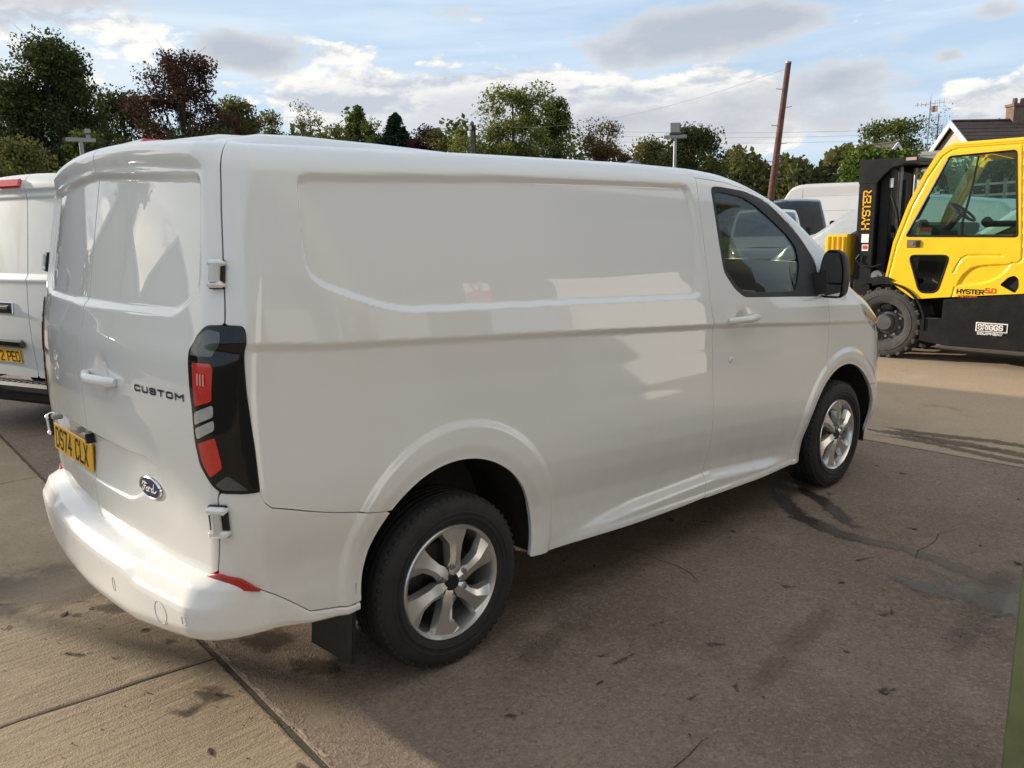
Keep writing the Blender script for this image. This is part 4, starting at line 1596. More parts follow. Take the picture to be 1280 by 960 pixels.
def slab(outline, mat, top=.036, bev=.007, cut=0.0):
    """one cast bay of the yard: bevelled edge, joints left open round it"""
    n = len(outline)
    pts = [Vector(p) for p in outline]
    area = sum(pts[i].x * pts[(i + 1) % n].y - pts[(i + 1) % n].x * pts[i].y for i in range(n))
    if area < 0:
        pts = pts[::-1]

    def inset(d):
        out = []
        for i in range(n):
            a = (pts[i] - pts[i - 1]).normalized()
            b = (pts[(i + 1) % n] - pts[i]).normalized()
            na, nb = Vector((-a.y, a.x)), Vector((-b.y, b.x))
            k = na + nb
            k = k / max(.3, k.dot(na))
            out.append(pts[i] + k * d)
        return out
    z0 = -.0005
    rings = [(inset(bev * 2.2 + cut), 0.0), (inset(bev + cut), -.0022), (inset(cut), -.010), (inset(cut), -.045)]
    V, F = [], []
    for ring, z in rings:
        V += [(p.x, p.y, z) for p in ring]
    F.append(tuple(range(n)))
    for r_ in range(3):
        for i in range(n):
            F.append(((r_ + 1) * n + i, (r_ + 1) * n + (i + 1) % n, r_ * n + (i + 1) % n, r_ * n + i))
    me = bpy.data.meshes.new('slab')
    me.from_pydata(V, [], F)
    me.update()
    return link('slab', me, mat, yard)


def edge(p, q, amp=0.0, seed=0.0, n=14, g=0.0):
    p, q = Vector(p), Vector(q)
    d = (q - p)
    nn = Vector((-d.y, d.x)).normalized()
    out = []
    for k in range(n):
        t = k / n
        out.append(tuple(p + d * t + nn * (wob(t * d.length * 1.3, seed, amp) + g)))
    return out


def crack(y, x0, x1, seed, amp, side, gap):
    """ragged edge along a hairline crack at y; the two bays share the same line"""
    n = 44
    out = []
    for k in range(n + 1):
        x = x0 + (x1 - x0) * k / n
        out.append((x, y - .085 * (x - .33) * (1 if abs(y) < 1 else .1) + wob(x * 2.1, seed, amp) + side * gap / 2 * (1 + .6 * math.sin(x * 23 + seed))))
    return out


JG = .006
XL = -5.6
rows = [-9.0, -4.4, -.255, 3.04, 6.6, 10.2]
for k in range(len(rows) - 1):
    ya, yb = rows[k], rows[k + 1]
    lo = crack(ya, XL, joint_x(ya) - JG, 3.3 * k, .010 if ya == -.255 else .003, 1, .006)
    hi = crack(yb, XL, joint_x(yb) - JG, 3.3 * (k + 1), .010 if yb == -.255 else .003, -1, .006)
    right = [(joint_x(ya + (yb - ya) * t) - JG + wob((ya + (yb - ya) * t) * 3, 1.0, .0045), ya + (yb - ya) * t) for t in np.linspace(.03, .97, 36)]
    slab(lo + right + hi[::-1], CONC, cut=.0)
# the wide rough bay under the van
yl = np.linspace(-9.0, 11.0, 120)
left = [(joint_x(y) + JG + wob(y * 3, 1.7, .0045), float(y)) for y in yl]
slab([(5.33, -9.0)] + [(5.33 + wob(y * 2, 4.0, .004), float(y)) for y in yl[1:]] + left[::-1], AGGR)
# bays beyond
for k, (xa, xb) in enumerate([(5.345, 10.4), (10.42, 15.5), (15.52, 20.6), (20.62, 30.0)]):
    for ya, yb in ((-18.5, -7.6), (-7.58, 3.4), (3.42, 14.4), (14.42, 26.0)):
        slab([(xa, ya), (xb, ya), (xb, yb), (xa, yb)], FARC)
slab([(-5.62, -18.5), (5.32, -18.5), (5.32, -9.02), (-5.62, -9.02)], FARC)
slab([(-5.62, 11.02), (5.32, 11.02), (5.32, 26), (-5.62, 26)], FARC)


# ------------------------------------------------------------------ stains lying on the bays
def stain_mat(name, col, rough, op, scale, warp=.6):
    m = bpy.data.materials.new(name)
    m.use_nodes = True
    T = NT(m.node_tree)
    b = m.node_tree.nodes['Principled BSDF']
    at = T.node('ShaderNodeAttribute')
    at.attribute_name = 'fade'
    v = T.node('ShaderNodeTexCoord').outputs['Object']
    n = T.noise(v, scale, 8, .68, warp)
    k = T.math('ADD', at.outputs[2], T.math('MULTIPLY', T.math('SUBTRACT', n, .5), 1.7))
    a = T.mapr(k, .36, .86, 0, op, True)
    T.put(b.inputs['Alpha'], T.math('MULTIPLY', a, T.mapr(at.outputs[2], 0, .12)))
    b.inputs['Base Color'].default_value = col + (1,)
    b.inputs['Roughness'].default_value = rough
    n2 = T.noise(v, 120, 4, .6)
    T.put(b.inputs['Normal'], T.bump(n2, .25, .004))
    return m


def stain(name, path, width, mat, z=.0022, res=9):
    """flat ragged film along a path; the vertex value 'fade' falls to 0 at its rim"""
    P = [Vector((p[0], p[1])) for p in path]
    W = width if isinstance(width, (list, tuple)) else [width] * len(P)
    # resample
    Q, WW = [], []
    for i in range(len(P) - 1):
        m_ = max(2, int((P[i + 1] - P[i]).length / .06))
        for k in range(m_):
            t = k / m_
            Q.append(P[i].lerp(P[i + 1], t))
            WW.append(W[i] * (1 - t) + W[i + 1] * t)
    Q.append(P[-1])
    WW.append(W[-1])
    V, F, A = [], [], []
    n = len(Q)
    for i, p in enumerate(Q):
        d = (Q[min(i + 1, n - 1)] - Q[max(0, i - 1)]).normalized()
        nn = Vector((-d.y, d.x))
        endf = min(1, min(i, n - 1 - i) / max(1, min(6, n * .3)))
        for j in range(res):
            u = -1 + 2 * j / (res - 1)
            q = p + nn * u * WW[i]
            V.append((q.x, q.y, z))
            A.append((1 - abs(u) ** 1.5) * endf)
    for i in range(n - 1):
        for j in range(res - 1):
            F.append((i * res + j, (i + 1) * res + j, (i + 1) * res + j + 1, i * res + j + 1))
    me = bpy.data.meshes.new(name)
    me.from_pydata(V, [], F)
    at = me.attributes.new('fade', 'FLOAT', 'POINT')
    at.data.foreach_set('value', A)
    me.update()
    return link(name, me, mat, yard)


OIL = stain_mat('oil stain', (.065, .048, .034), .6, .62, 16, 1.2)
DAMP = stain_mat('damp patch', (.058, .046, .042), .30, .78, 14, 1.0)
WET = stain_mat('wet film', (.060, .062, .066), .10, .75, 9, 1.0)
PALE = stain_mat('cement smear', (.40, .32, .22), .85, .38, 22, 1.2)
DIM = stain_mat('soft dark film', (.12, .10, .08), .8, .48, 5, 1.0)
RIDGE = stain_mat('sandy ridge', (.50, .40, .27), .9, .8, 40, .5)
LINE = stain_mat('damp line', (.085, .066, .052), .5, .70, 14, 1.0)
stain('damp_trail', [(3.95, -.60), (3.62, -.86), (3.40, -1.10), (3.30, -1.40), (3.34, -1.72), (3.26, -2.1), (3.1, -2.5), (3.0, -3.0)], [.05, .09, .10, .10, .07, .10, .16, .2], DAMP)
stain('damp_trail', [(4.05, -.50), (3.78, -1.02), (3.48, -1.36), (3.36, -1.60)], [.03, .08, .09, .05], DAMP, .0030)
stain('wet_film', [(3.22, -1.75), (3.06, -2.12), (3.02, -2.5), (2.9, -3.0)], [.06, .19, .30, .34], WET, .0038)
stain('dark_patch', [(2.98, -1.72), (2.92, -1.98), (2.96, -2.2)], [.04, .12, .05], DAMP, .0046)
stain('oil_spot', [(.12, -.40), (.20, -.50), (.25, -.60)], [.05, .085, .05], OIL)
stain('oil_spot', [(.02, -.47), (.09, -.56), (.20, -.53)], [.02, .05, .02], OIL, .003)
stain('oil_spot', [(.40, -.15), (.55, -.30), (.68, -.42)], [.06, .16, .06], OIL)
stain('oil_spot', [(.50, -.42), (.58, -.62), (.66, -.80)], [.04, .13, .05], OIL, .003)
stain('dark_patch', [(-.30, 1.35), (.0, 1.0), (.24, .50)], [.20, .45, .22], DIM, .003)  # broad faint dark film on the bay behind the bumper
stain('oil_spot', [(.05, .62), (.16, .52), (.24, .34)], [.03, .09, .03], OIL, .0038)
stain('cement_smear', [(.40, -.55), (.44, -.85), (.40, -1.15)], [.05, .10, .04], PALE)
for k in range(12):
    y = -1.5 + k * .16
    stain('cement_ridge', [(joint_x(y) + .020, y), (joint_x(y + .07) + .022, y + .07), (joint_x(y + .15) + .020, y + .15)], [.008, .013, .008], RIDGE, .0030, 5)
for k, (pts, w) in enumerate([([(5.85, -.35), (5.80, -.8), (5.92, -1.3), (5.95, -2.2)], .10), ([(5.62, -.25), (5.68, -.75), (5.70, -1.2), (5.60, -2.1)], .12), ([(5.50, -.45), (5.58, -.95), (5.48, -1.4), (5.42, -2.0)], .09), ([(5.78, -.5), (5.63, -1.1), (5.75, -1.7)], .07)]):
    stain('damp_line', pts, [.03] + [w] * (len(pts) - 2) + [w * .8], LINE, .0022 + .0006 * k)
for k in range(26):
    x, y = 0.7 + rng.random() * 3.6, -1.05 - rng.random() * 2.0
    stain('oil_spot', [(x, y), (x + .05 * rng.normal(), y + .05), (x + .09, y + .05 * rng.normal())], [.004, .015 + .02 * rng.random(), .004], OIL, .0022)
for k in range(14):
    x, y = -.55 + rng.random() * .8, -1.3 + rng.random() * 2.2
    stain('oil_spot', [(x, y), (x + .04 * rng.normal(), y + .05), (x + .07, y + .05 * rng.normal())], [.004, .012 + .025 * rng.random(), .004], OIL, .0030)


# ------------------------------------------------------------------ grit, leaf scraps
def scatter_grit():
    V, F = [], []

    def bit(x, y, r, flat):
        k = len(V)
        a0 = rng.random() * 6.28
        nn = 5
        for i in range(nn):
            a = a0 + 2 * math.pi * i / nn
            q = r * (.6 + .6 * rng.random())
            V.append((x + q * math.cos(a), y + q * math.sin(a), .0008 + r * flat * .25))
        V.append((x, y, .001 + r * flat))
        for i in range(nn):
            F.append((k + i, k + (i + 1) % nn, k + 5))
    for _ in range(1500):
        x = -1.0 + 7.0 * rng.random() ** 1.3
        y = -2.9 + 4.5 * rng.random()
        bit(x, y, .0016 + .004 * rng.random() ** 3, .9)
    for _ in range(500):
        y = -1.8 + 6 * rng.random()
        bit(joint_x(y) + rng.normal() * .02, y, .002 + .004 * rng.random() ** 2, .8)
    me = bpy.data.meshes.new('grit')
    me.from_pydata(V, [], F)
    o = link('grit', me, principled('grit stone', (.16, .13, .10), .9, vary=.6, vscale=7), None)
    tag(o, kind='stuff')
    V, F = [], []
    for _ in range(130):
        x = -.8 + 5.5 * rng.random() ** 1.1
        y = -2.8 + 3.6 * rng.random()
        L_ = .008 + .022 * rng.random() ** 2
        a = rng.random() * 6.28
        ca, sa = math.cos(a), math.sin(a)
        k = len(V)
        w = L_ * (.18 + .3 * rng.random())
        for (u, v, z) in [(-L_, 0, .002), (-L_ * .3, w, .003 + .006 * rng.random()), (L_ * .5, w * .8, .004), (L_, 0, .002 + .006 * rng.random()), (L_ * .4, -w, .003), (-L_ * .4, -w, .005)]:
            V.append((x + u * ca - v * sa, y + u * sa + v * ca, z))
        F.append(tuple(range(k, k + 6)))
    me = bpy.data.meshes.new('leaf_scraps')
    me.from_pydata(V, [], F)
    o = link('leaf_scraps', me, principled('dead leaf', (.075, .045, .025), .8, vary=.5, vscale=3), None)
    tag(o, kind='stuff')


scatter_grit()


# hairline cracks wandering across the rough bay
CRACK = stain_mat('crack dirt', (.030, .025, .020), .9, .85, 30, .8)
for k, (x, y, a) in enumerate([(2.1, -1.3, .2), (3.9, -1.9, 1.8), (.75, -2.3, .6)]):
    pts = [(x, y)]
    for q in range(9):
        a += rng.normal() * .45
        x, y = x + .10 * math.cos(a), y + .10 * math.sin(a)
        pts.append((x, y))
    stain('crack', pts, [.002] + [.003 + .0025 * rng.random() for _ in range(8)] + [.002], CRACK, .0026 + .0003 * k, 5)
for k, (x, y, L_, w) in enumerate([(1.4, -1.9, 1.3, .10), (2.2, -2.3, 1.5, .12), (3.1, -.95, 1.0, .10), (1.0, -1.2, .8, .12)]):
    stain('tyre_mark', [(x, y), (x + L_ * .5, y + .10), (x + L_, y + .16)], [w * .6, w, w * .6], stain_mat('tyre mark', (.085, .068, .056), .8, .20, 9, .6) if k == 0 else bpy.data.materials['tyre mark'], .0052 + .0004 * k)


# ------------------------------------------------------------------ other parked vehicles
DGLASS = principled('dark vehicle window', (.012, .016, .018), .04, coat=1.0, spec=.7)
SGLASS = principled('sky lit windscreen', (.05, .085, .11), .05, coat=1.0, spec=.8)
LOWV = [(-1.1, .06), (-.9, .035), (-.7, .03), (-.5, .018), (-.3, .010), (-.1, .008), (0, .0)]
TUMV = [(0, 0), (.15, .012), (.35, .05), (.6, .11), (.8, .16), (1.4, .30)]
XRV = [(.2, .03), (.55, .02), (.8, .0), (1.0, .0), (1.3, .025), (1.8, .09), (2.2, .14), (3.2, .28)]
XFV = [(.2, .10), (.3, .06), (.45, .01), (.6, 0), (.75, 0), (.88, .02), (.98, .07), (1.1, .16), (1.4, .3)]


def van_skin(L, W, zt, zc, RF=.45, RC=.12, RT=.09, xr=XRV, xf=XFV, tum=TUMV, crown=.04):
    return Skin(L, W, RC, RF, RT, xr, zt, zc, tum, LOWV, xf, bow=.06, crown=crown)


def vehicle(name, label, cat, S, paint, loc, rz, xw, xb, axles, wheel_r=.33, wins=(), parts=(), h=.05, bowr=.10, bowc=.20, screen=DGLASS, group=None, mirrors=None, zlow=.26, bump=None, alloy=ALLOY):
    """a parked vehicle: skin with arches, roof, windscreen, bonnet, wheels, panes laid on the skin"""
    root = thing(name, label, cat, loc, rz, group)

    def g_body(s, v):
        g = np.maximum(v - S.vmax(s), zlow - v)
        for ax in axles:
            g = np.maximum(g, (wheel_r + .06) - np.hypot(s + .03 - ax, v - wheel_r))
        return g
    panel(S, 'body', g_body, (S.S_MIN, S.S_MAX), (zlow - .02, float(S.ZT[1].max()) + .2), h, paint, root, sides=(False, True), flange=.03)
    s_w, s_b = xw - .03, xb - .03
    skin_roof(S, s_w, bowr, paint, root, n=24, nt=15)
    skin_loft(S, 'windscreen', s_w + .002, s_b, 10, screen, root, bowr, bowc, S.crown, .02, nt=15)
    skin_loft(S, 'bonnet', s_b + .004, S.S_FB - .05, 8, paint, root, bowc, .05, .02, .03, nt=15)
    for nm, poly, mt, sd in wins:
        q = roundpoly(poly, .05, 3)
        xs = [p[0] for p in q]
        ys = [p[1] for p in q]
        panel(S, nm, lambda s, v: sdpoly(s, v, q), (min(xs) - .02, max(xs) + .02), (min(ys) - .02, max(ys) + .02), h * .6, mt, root, off=.006, flange=.008, sides=sd)
    for ax in axles:
        for sg in (-1, 1):
            make_wheel(root, (ax, sg * (S.W - .12), wheel_r), sg, rad=wheel_r, width=.2, rim=wheel_r * .64, n=32, detail=False, mat=alloy)
    m = MB()
    m.box((S.L / 2, 0, .52), (S.L - .7, S.W * 1.1, .40), .03)
    m.build('chassis', GAP, root)
    if mirrors:
        for sg in (-1, 1):
            m = MB()
            m.box((mirrors[0], sg * (S.W + .10), mirrors[1]), (.10, .17, mirrors[2]), .045)
            m.box((mirrors[0] + .03, sg * (S.W - .02), mirrors[1] - mirrors[2] * .3), (.09, .16, .07), .02)
            m.build('wing_mirror', BLACKP, root)
    return root


BOTH = (False, True)
SEAMG = principled('seam grey', (.33, .33, .33), .6)
RIGHT = (False,)
LEFT = (True,)

# --- white van behind on the left: its rear doors face the camera
S1 = van_skin(5.4, 1.0, [(-.3, 2.10), (.2, 2.105), (3.3, 2.12), (3.7, 2.03), (4.3, 1.55), (4.6, 1.28), (5.0, 1.12), (5.5, .98)], [(-.3, 1.30), (5.6, 1.1)], RC=.11)


def s1_disp(s, v, P):
    rear = s < -.02
    d = np.zeros(np.shape(s))
    d = d + .020 * sst(2.0, 2.035, v) * rear
    d = d - .012 * (1 - sst(-.03, 0, sdpoly(s, v, [(-1.3, 1.985), (-.16, 1.975), (-.12, 1.30), (-1.3, 1.30)]))) * rear
    d = d + .010 * np.exp(-((v - 1.285) / .022) ** 2) * rear
    return d


S1.D = s1_disp
v1 = thing('parked_van', 'white van parked behind at the left edge, its back to the camera', 'van', (.86, 4.58, 0), R(22.0))


def g1_body(s, v):
    g = np.maximum(v - S1.vmax(s), .36 - v)
    g = np.maximum(g, -.05 - s)
    for ax in (1.0, 4.3):
        g = np.maximum(g, .40 - np.hypot(s + .03 - ax, v - .34))
    return g


panel(S1, 'body', g1_body, (-.06, S1.S_MAX), (.34, 2.3), .05, WHITE2, v1, sides=BOTH, flange=.03)


def g1_door(s, v):
    e = -s - S1.A0 + S1.RC
    wig = .010 * np.sin((v - .7) * 6) * sst(1.25, 1.1, v)
    return np.maximum(np.maximum(s + .056, e - (1 - .006)), np.maximum(v - S1.vmax(s), .45 - v))


d1 = panel(S1, 'rear_door', g1_door, (S1.S_MIN, -.04), (.43, 2.3), .02, WHITE2, v1, sides=BOTH)
skin_roof(S1, 3.4, .08, WHITE2, v1, n=24, nt=21)
skin_loft(S1, 'windscreen', 3.402, 4.4, 10, DGLASS, v1, .08, .2, .04, .02)
skin_loft(S1, 'bonnet', 4.404, S1.S_FB - .05, 8, WHITE2, v1, .2, .05, .02, .03)
m = MB()
m.box((-.035, 0, .375), (.16, 1.90, .10), .03)
m.box((-.02, 0, .30), (.10, 1.80, .12), .03)
for k in range(24):
    m.box((-.045, -.90 + k * .078, .427), (.09, .05, .008), .002)
b_ = m.build('rear_step', BLACKP, v1)
m = MB()
m.box((2.6, 0, .48), (4.6, 1.1, .30), .03)
m.build('chassis', GAP, v1)
m = MB()
m.box((.50, -.86, .28), (.02, .2, .22), .004)
m.build('mudflap', BLACKP, v1)
for ax in (1.0, 4.3):
    for sg in (-1, 1):
        make_wheel(v1, (ax, sg * .87, .34), sg, n=32, detail=False, mat=STEEL)
Ms = lambda s, v, o=0.0: S1.frame(s, v, o, True)
m = MB()
m.box((0, 0, .006), (.30, .080, .03), .012, Ms(-.756, 2.075))
m.build('high_brake_light', LENSRED, v1)
m = MB()
m.box((0, 0, .012), (.30, .05, .035), .015, Ms(-.60, 1.045, .0))
m.build('door_handle', BLACKP, d1[1])
m = MB()
m.box((0, 0, .004), (.36, .10, .012), .005, Ms(-.60, 1.045, .0))
m.build('handle_bezel', CHROME, d1[1])
m = MB()
m.box((0, 0, .020), (.72, .07, .045), .016, Ms(-.53, .745, .0))
m.build('plate_garnish', principled('dark chrome', (.12, .12, .12), .15, metal=.9), d1[1])
Mp1 = Ms(-.536, .628, .010)
m = MB()
m.box((0, 0, 0), (.52, .115, .008), .003, Mp1)
pp1 = m.build('number_plate', PLATEY, v1)
# the mirrored frame runs left to right the other way: text runs towards -x of it
letters('plate_lettering', '2 PEO', lambda u, v: Mp1 @ Vector((.035 - u, -.04 + v, .0052)), .080, .013, BLACKINK, pp1, gap=.26, xs=.86)
for vv in (1.62, .80):
    m = MB()
    m.box((0, 0, .012), (.05, .11, .03), .008, S1.frame(-.06, vv, 0))
    m.build('hinge', STEEL, v1)

# --- navy van with its windscreen towards the camera
S2 = van_skin(4.2, .99, [(-.3, 2.33), (.2, 2.34), (2.2, 2.36), (2.5, 2.30), (2.85, 2.02), (3.3, 1.40), (3.45, 1.22), (3.8, 1.12), (4.3, .95)], [(-.3, 1.25), (4.5, 1.0)])
vehicle('parked_van', 'dark navy van seen above the bonnet, its big windscreen facing the camera', 'van', S2, NAVYP, (26.6, 11.6, 0), R(208.5), 2.55, 3.42, (.95, 3.3), .34,
        wins=[('side_window', [(2.05, 1.98), (2.65, 1.93), (3.05, 1.55), (3.1, 1.27), (2.05, 1.30)], DGLASS, BOTH)], mirrors=(3.25, 1.50, .34), screen=principled('deep windscreen', (.010, .013, .014), .10, coat=.25, spec=.3))

# --- silver van seen through the cab
S3 = van_skin(4.2, .95, [(-.3, 1.95), (.2, 1.96), (2.2, 1.97), (2.5, 1.92), (2.85, 1.75), (3.3, 1.38), (3.45, 1.24), (3.8, 1.12), (4.3, .95)], [(-.3, 1.2), (4.5, 1.0)])
sv = vehicle('parked_van', 'silver van seen through the cab windows, nose towards the camera', 'van', S3, principled('warm silver paint', (.58, .58, .53), .35, metal=.15, coat=1.0), (21.8, 9.95, 0), R(210.3), 2.55, 3.42, (.95, 3.25), .33,
             wins=[('headlight', [(3.85, .98), (4.05, .95), (4.5, .93), (4.65, .80), (4.1, .78)], LENSCLR, BOTH), ('grille', [(4.35, .74), (5.2, .74), (5.2, .58), (4.35, .58)], BLACKP, BOTH)], mirrors=(3.15, 1.42, .26))

# --- silver car side-on behind the mast
S4 = van_skin(4.6, .92, [(-.3, 1.46), (.1, 1.62), (.5, 1.92), (1.6, 2.04), (2.4, 2.03), (2.7, 1.96), (3.1, 1.74), (3.55, 1.43), (4.1, 1.30), (4.6, .98)], [(-.3, 1.12), (5, 1.02)], RT=.10)
vehicle('parked_car', 'silver people carrier behind the mast, sloping windscreen and black mirror', 'car', S4, SILVERP, (14.5, .65, 0), R(90), 2.62, 3.55, (.85, 3.6), .33,
        wins=[('side_window', [(1.85, 1.62), (2.5, 1.60), (2.85, 1.42), (3.1, 1.18), (1.85, 1.14)], DGLASS, BOTH), ('side_window', [(.75, 1.60), (1.78, 1.62), (1.78, 1.14), (.75, 1.16)], DGLASS, BOTH)], mirrors=(3.05, 1.22, .16), screen=SGLASS, bowr=.06, bowc=.14)

# --- pale van behind the forklift cab
S5 = van_skin(4.9, .97, [(-.3, 1.95), (.2, 1.96), (2.9, 1.98), (3.2, 1.93), (3.55, 1.77), (4.0, 1.42), (4.2, 1.24), (4.5, 1.12), (5.0, .95)], [(-.3, 1.2), (5.2, 1.0)])
vehicle('parked_van', 'pale silver van standing behind the yellow forklift, seen through its cab glass', 'van', S5, principled('pale silver paint', (.60, .63, .62), .3, metal=.3, coat=1.0), (12.35, -3.2, 0), R(90), 3.25, 4.15, (.95, 3.95), .33,
        wins=[('side_window', [(2.75, 1.72), (3.2, 1.70), (3.75, 1.42), (3.9, 1.22), (2.75, 1.22)], DGLASS, BOTH), ('side_window', [(1.4, 1.72), (2.62, 1.73), (2.62, 1.24), (1.4, 1.26)], DGLASS, BOTH)], mirrors=(3.85, 1.34, .24))

# --- tall white van far behind, side shade mixed into its paint colour
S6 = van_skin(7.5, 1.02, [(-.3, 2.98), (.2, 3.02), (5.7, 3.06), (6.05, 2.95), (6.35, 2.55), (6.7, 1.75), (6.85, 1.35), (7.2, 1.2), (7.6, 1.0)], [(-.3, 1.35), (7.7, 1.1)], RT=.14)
vehicle('parked_van', 'tall high-roofed white van standing far behind the dark one, side on', 'van', S6, principled('shaded white van paint', (.47, .48, .50), .45, coat=.6), (30.4, 7.5, 0), R(90), 6.35, 6.82, (1.2, 6.3), .36,
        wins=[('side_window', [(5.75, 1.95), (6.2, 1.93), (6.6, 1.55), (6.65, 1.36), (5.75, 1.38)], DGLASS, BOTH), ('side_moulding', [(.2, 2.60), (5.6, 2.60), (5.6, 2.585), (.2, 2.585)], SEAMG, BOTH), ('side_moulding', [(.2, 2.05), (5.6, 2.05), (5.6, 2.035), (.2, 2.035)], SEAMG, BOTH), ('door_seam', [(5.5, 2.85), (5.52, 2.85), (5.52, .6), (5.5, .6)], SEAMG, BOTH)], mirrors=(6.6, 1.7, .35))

# --- dark estate car, added unseen to shade the bays behind the white van
S7 = van_skin(4.4, .90, [(-.3, 1.30), (.1, 1.42), (.6, 1.55), (1.8, 1.58), (2.4, 1.55), (2.7, 1.48), (3.1, 1.22), (3.5, 1.02), (4.0, .96), (4.5, .80)], [(-.3, .98), (5, .86)], RT=.10, xf=[(.2, .10), (.3, .06), (.45, .01), (.6, 0), (.72, .01), (.82, .06), (.95, .16)])
vehicle('parked_car', 'unseen dark blue estate car added left of the frame to shade the yard', 'car', S7, NAVYP, (-3.9, 6.4, 0), R(26), 2.6, 3.4, (.85, 3.5), .32,
        wins=[('side_window', [(1.9, 1.42), (2.45, 1.40), (2.85, 1.22), (3.0, 1.02), (1.9, .98)], DGLASS, BOTH), ('side_window', [(.7, 1.40), (1.82, 1.43), (1.82, .98), (.8, 1.0)], DGLASS, BOTH)], mirrors=(2.95, 1.06, .15), bowr=.06, bowc=.12)


# ------------------------------------------------------------------ the forklift (faces +y, its side towards the camera)
def make_forklift():
    root = thing('forklift', 'yellow and black forklift truck with enclosed cab, side on, at the right edge', 'forklift', (9.3, 0, 0))

    def polydist(s, v, line):
        d = np.full(np.shape(s), 9.0)
        for (ax, ay), (bx, by) in zip(line[:-1], line[1:]):
            ex, ey = bx - ax, by - ay
            t = np.clip(((s - ax) * ex + (v - ay) * ey) / (ex * ex + ey * ey + 1e-12), 0, 1)
            d = np.minimum(d, np.hypot(s - ax - t * ex, v - ay - t * ey))
        return d
    neg = lambda l: [(-a, b) for a, b in l]
    outer = roundpoly(neg([(1.013, .956), (.947, 1.387), (.803, 1.842), (.656, 2.163), (.516, 2.403), (.41, 2.472), (.30, 2.490), (-.40, 2.485), (-.52, 2.46), (-.56, .86), (-.493, .853), (.389, .765), (.657, .732), (.823, .838), (.953, .929)]), .02, 3)
    glass = roundpoly(neg([(.385, 2.352), (-.286, 2.372), (-.375, 1.462), (.802, 1.469)]), .03, 3)
    lowg = roundpoly(neg([(.75, 1.246), (.295, 1.252), (.40, .822), (.60, .812)]), .07, 4)
    leaf = neg([(.203, .904), (.180, .98), (.147, 1.034), (.10, 1.09), (.062, 1.12), (-.02, 1.148), (-.101, 1.159), (-.348, 1.178), (-.32, 1.115), (-.285, 1.061), (-.23, 1.01), (-.168, .975), (-.069, .936), (.05, .915)])
    hole = roundpoly(neg([(-.245, .937), (-.325, 1.025), (-.385, 1.045), (-.428, 1.011), (-.438, .917), (-.405, .850)]), .02, 3)
    grooves = [neg([(.974, .957), (.899, 1.369), (.755, 1.804), (.6, 2.134), (.461, 2.355), (.364, 2.418), (.28, 2.432), (-.33, 2.430)]), neg([(.242, 1.059), (.205, 1.15), (.165, 1.22), (.112, 1.252), (-.029, 1.258), (-.243, 1.257)]),
               neg([(.245, .759), (.225, .82), (.215, .889)]), neg([(-.348, 1.178), (-.396, 1.179), (-.43, 1.20), (-.443, 1.24), (-.345, 2.43)])]

    def side_fn(x0, sg):
        def fn(s, v):
            d = np.zeros(np.shape(s))
            for g_ in grooves:
                d = d - .012 * np.exp(-(polydist(s, v, g_) / .009) ** 2)
            d = d - .022 * (1 - sst(-.022, .0, sdpoly(s, v, leaf)))
            return np.stack([np.full(np.shape(s), x0) - d * sg, -s, v], -1)
        return fn

    def g_cab(s, v):
        return np.maximum(np.maximum(sdpoly(s, v, outer), -sdpoly(s, v, glass)), np.maximum(-sdpoly(s, v, lowg), -sdpoly(s, v, hole)))
    side = panel(VAN, 'cab_side', g_cab, (-1.03, .58), (.72, 2.50), .012, YELLOW, root, fn=side_fn(0.0, 1), flange=.05)
    far = panel(VAN, 'cab_side', lambda s, v: np.maximum(sdpoly(s, v, outer), -sdpoly(s, v, glass)), (-1.03, .58), (.72, 2.50), .03, YELLOW, root, fn=side_fn(1.22, -1), flange=.04)

    def flat(nm, poly, x, mat, parent, h=.03, flange=0):
        xs = [p[0] for p in poly]
        ys = [p[1] for p in poly]
        return panel(VAN, nm, lambda s, v: sdpoly(s, v, poly), (min(xs) - .01, max(xs) + .01), (min(ys) - .01, max(ys) + .01), h, mat, parent, fn=lambda s, v: np.stack([np.full(np.shape(s), x), -s, v], -1), flange=flange)
    flat('cab_window', glass, .018, GLASSF, side)
    flat('cab_window', glass, 1.205, GLASSF, far)
    flat('lower_window', lowg, .020, GLASSD, side)

    def seal(poly, x, r, nm, par):
        pts = [(x, -a, b) for a, b in poly]
        mm = MB()
        mm.tube(pts + [pts[0]], r, 6, False)
        mm.build(nm, BLACKP, par)
    seal(glass, .008, .014, 'window_seal', side)
    seal(lowg, .008, .014, 'window_seal', side)
    seal(hole, .012, .008, 'grab_rim', side)
    m = MB()
    m.box((.05, -.35, .945), (.02, .24, .24))
    m.build('grab_recess', GAP, side)
    m = MB()
    m.box((-.004, .705, 1.382), (.020, .155, .092), .008)
    lt = m.build('door_latch', principled('latch plate', (.20, .15, .10), .5, metal=.4), side)
    m = MB()
    m.box((-.016, .655, 1.382), (.012, .045, .066), .004)
    m.build('latch_pocket', GAP, lt)
    m = MB()
    m.cyl((-.012, .715, 1.385), (-.022, .715, 1.385), .016)
    m.build('latch_button', CHROME, lt)
    # lettering on the side
    letters('side_lettering', 'HYSTER', lambda u, v: Vector((-.004, .183 - u, .826 + v)), .046, .0105, FBLACK, side, gap=.20, xs=1.16)
    letters('side_lettering', '5.0', lambda u, v: Vector((-.004, -.108 - u, .845 + v)), .046, .0115, REDINK, side, gap=.18, xs=1.25)
    letters('side_lettering', 'FORTENS', lambda u, v: Vector((-.004, .168 - u, .782 + v)), .024, .0065, principled('orange ink', (.55, .13, .02), .5), side, gap=.22, xs=1.35)

    # chassis
    m = MB()
    Mx = Matrix(((0, 0, 1, 0), (1, 0, 0, 0), (0, 1, 0, 0), (0, 0, 0, 1)))     # prism (y, z) along x
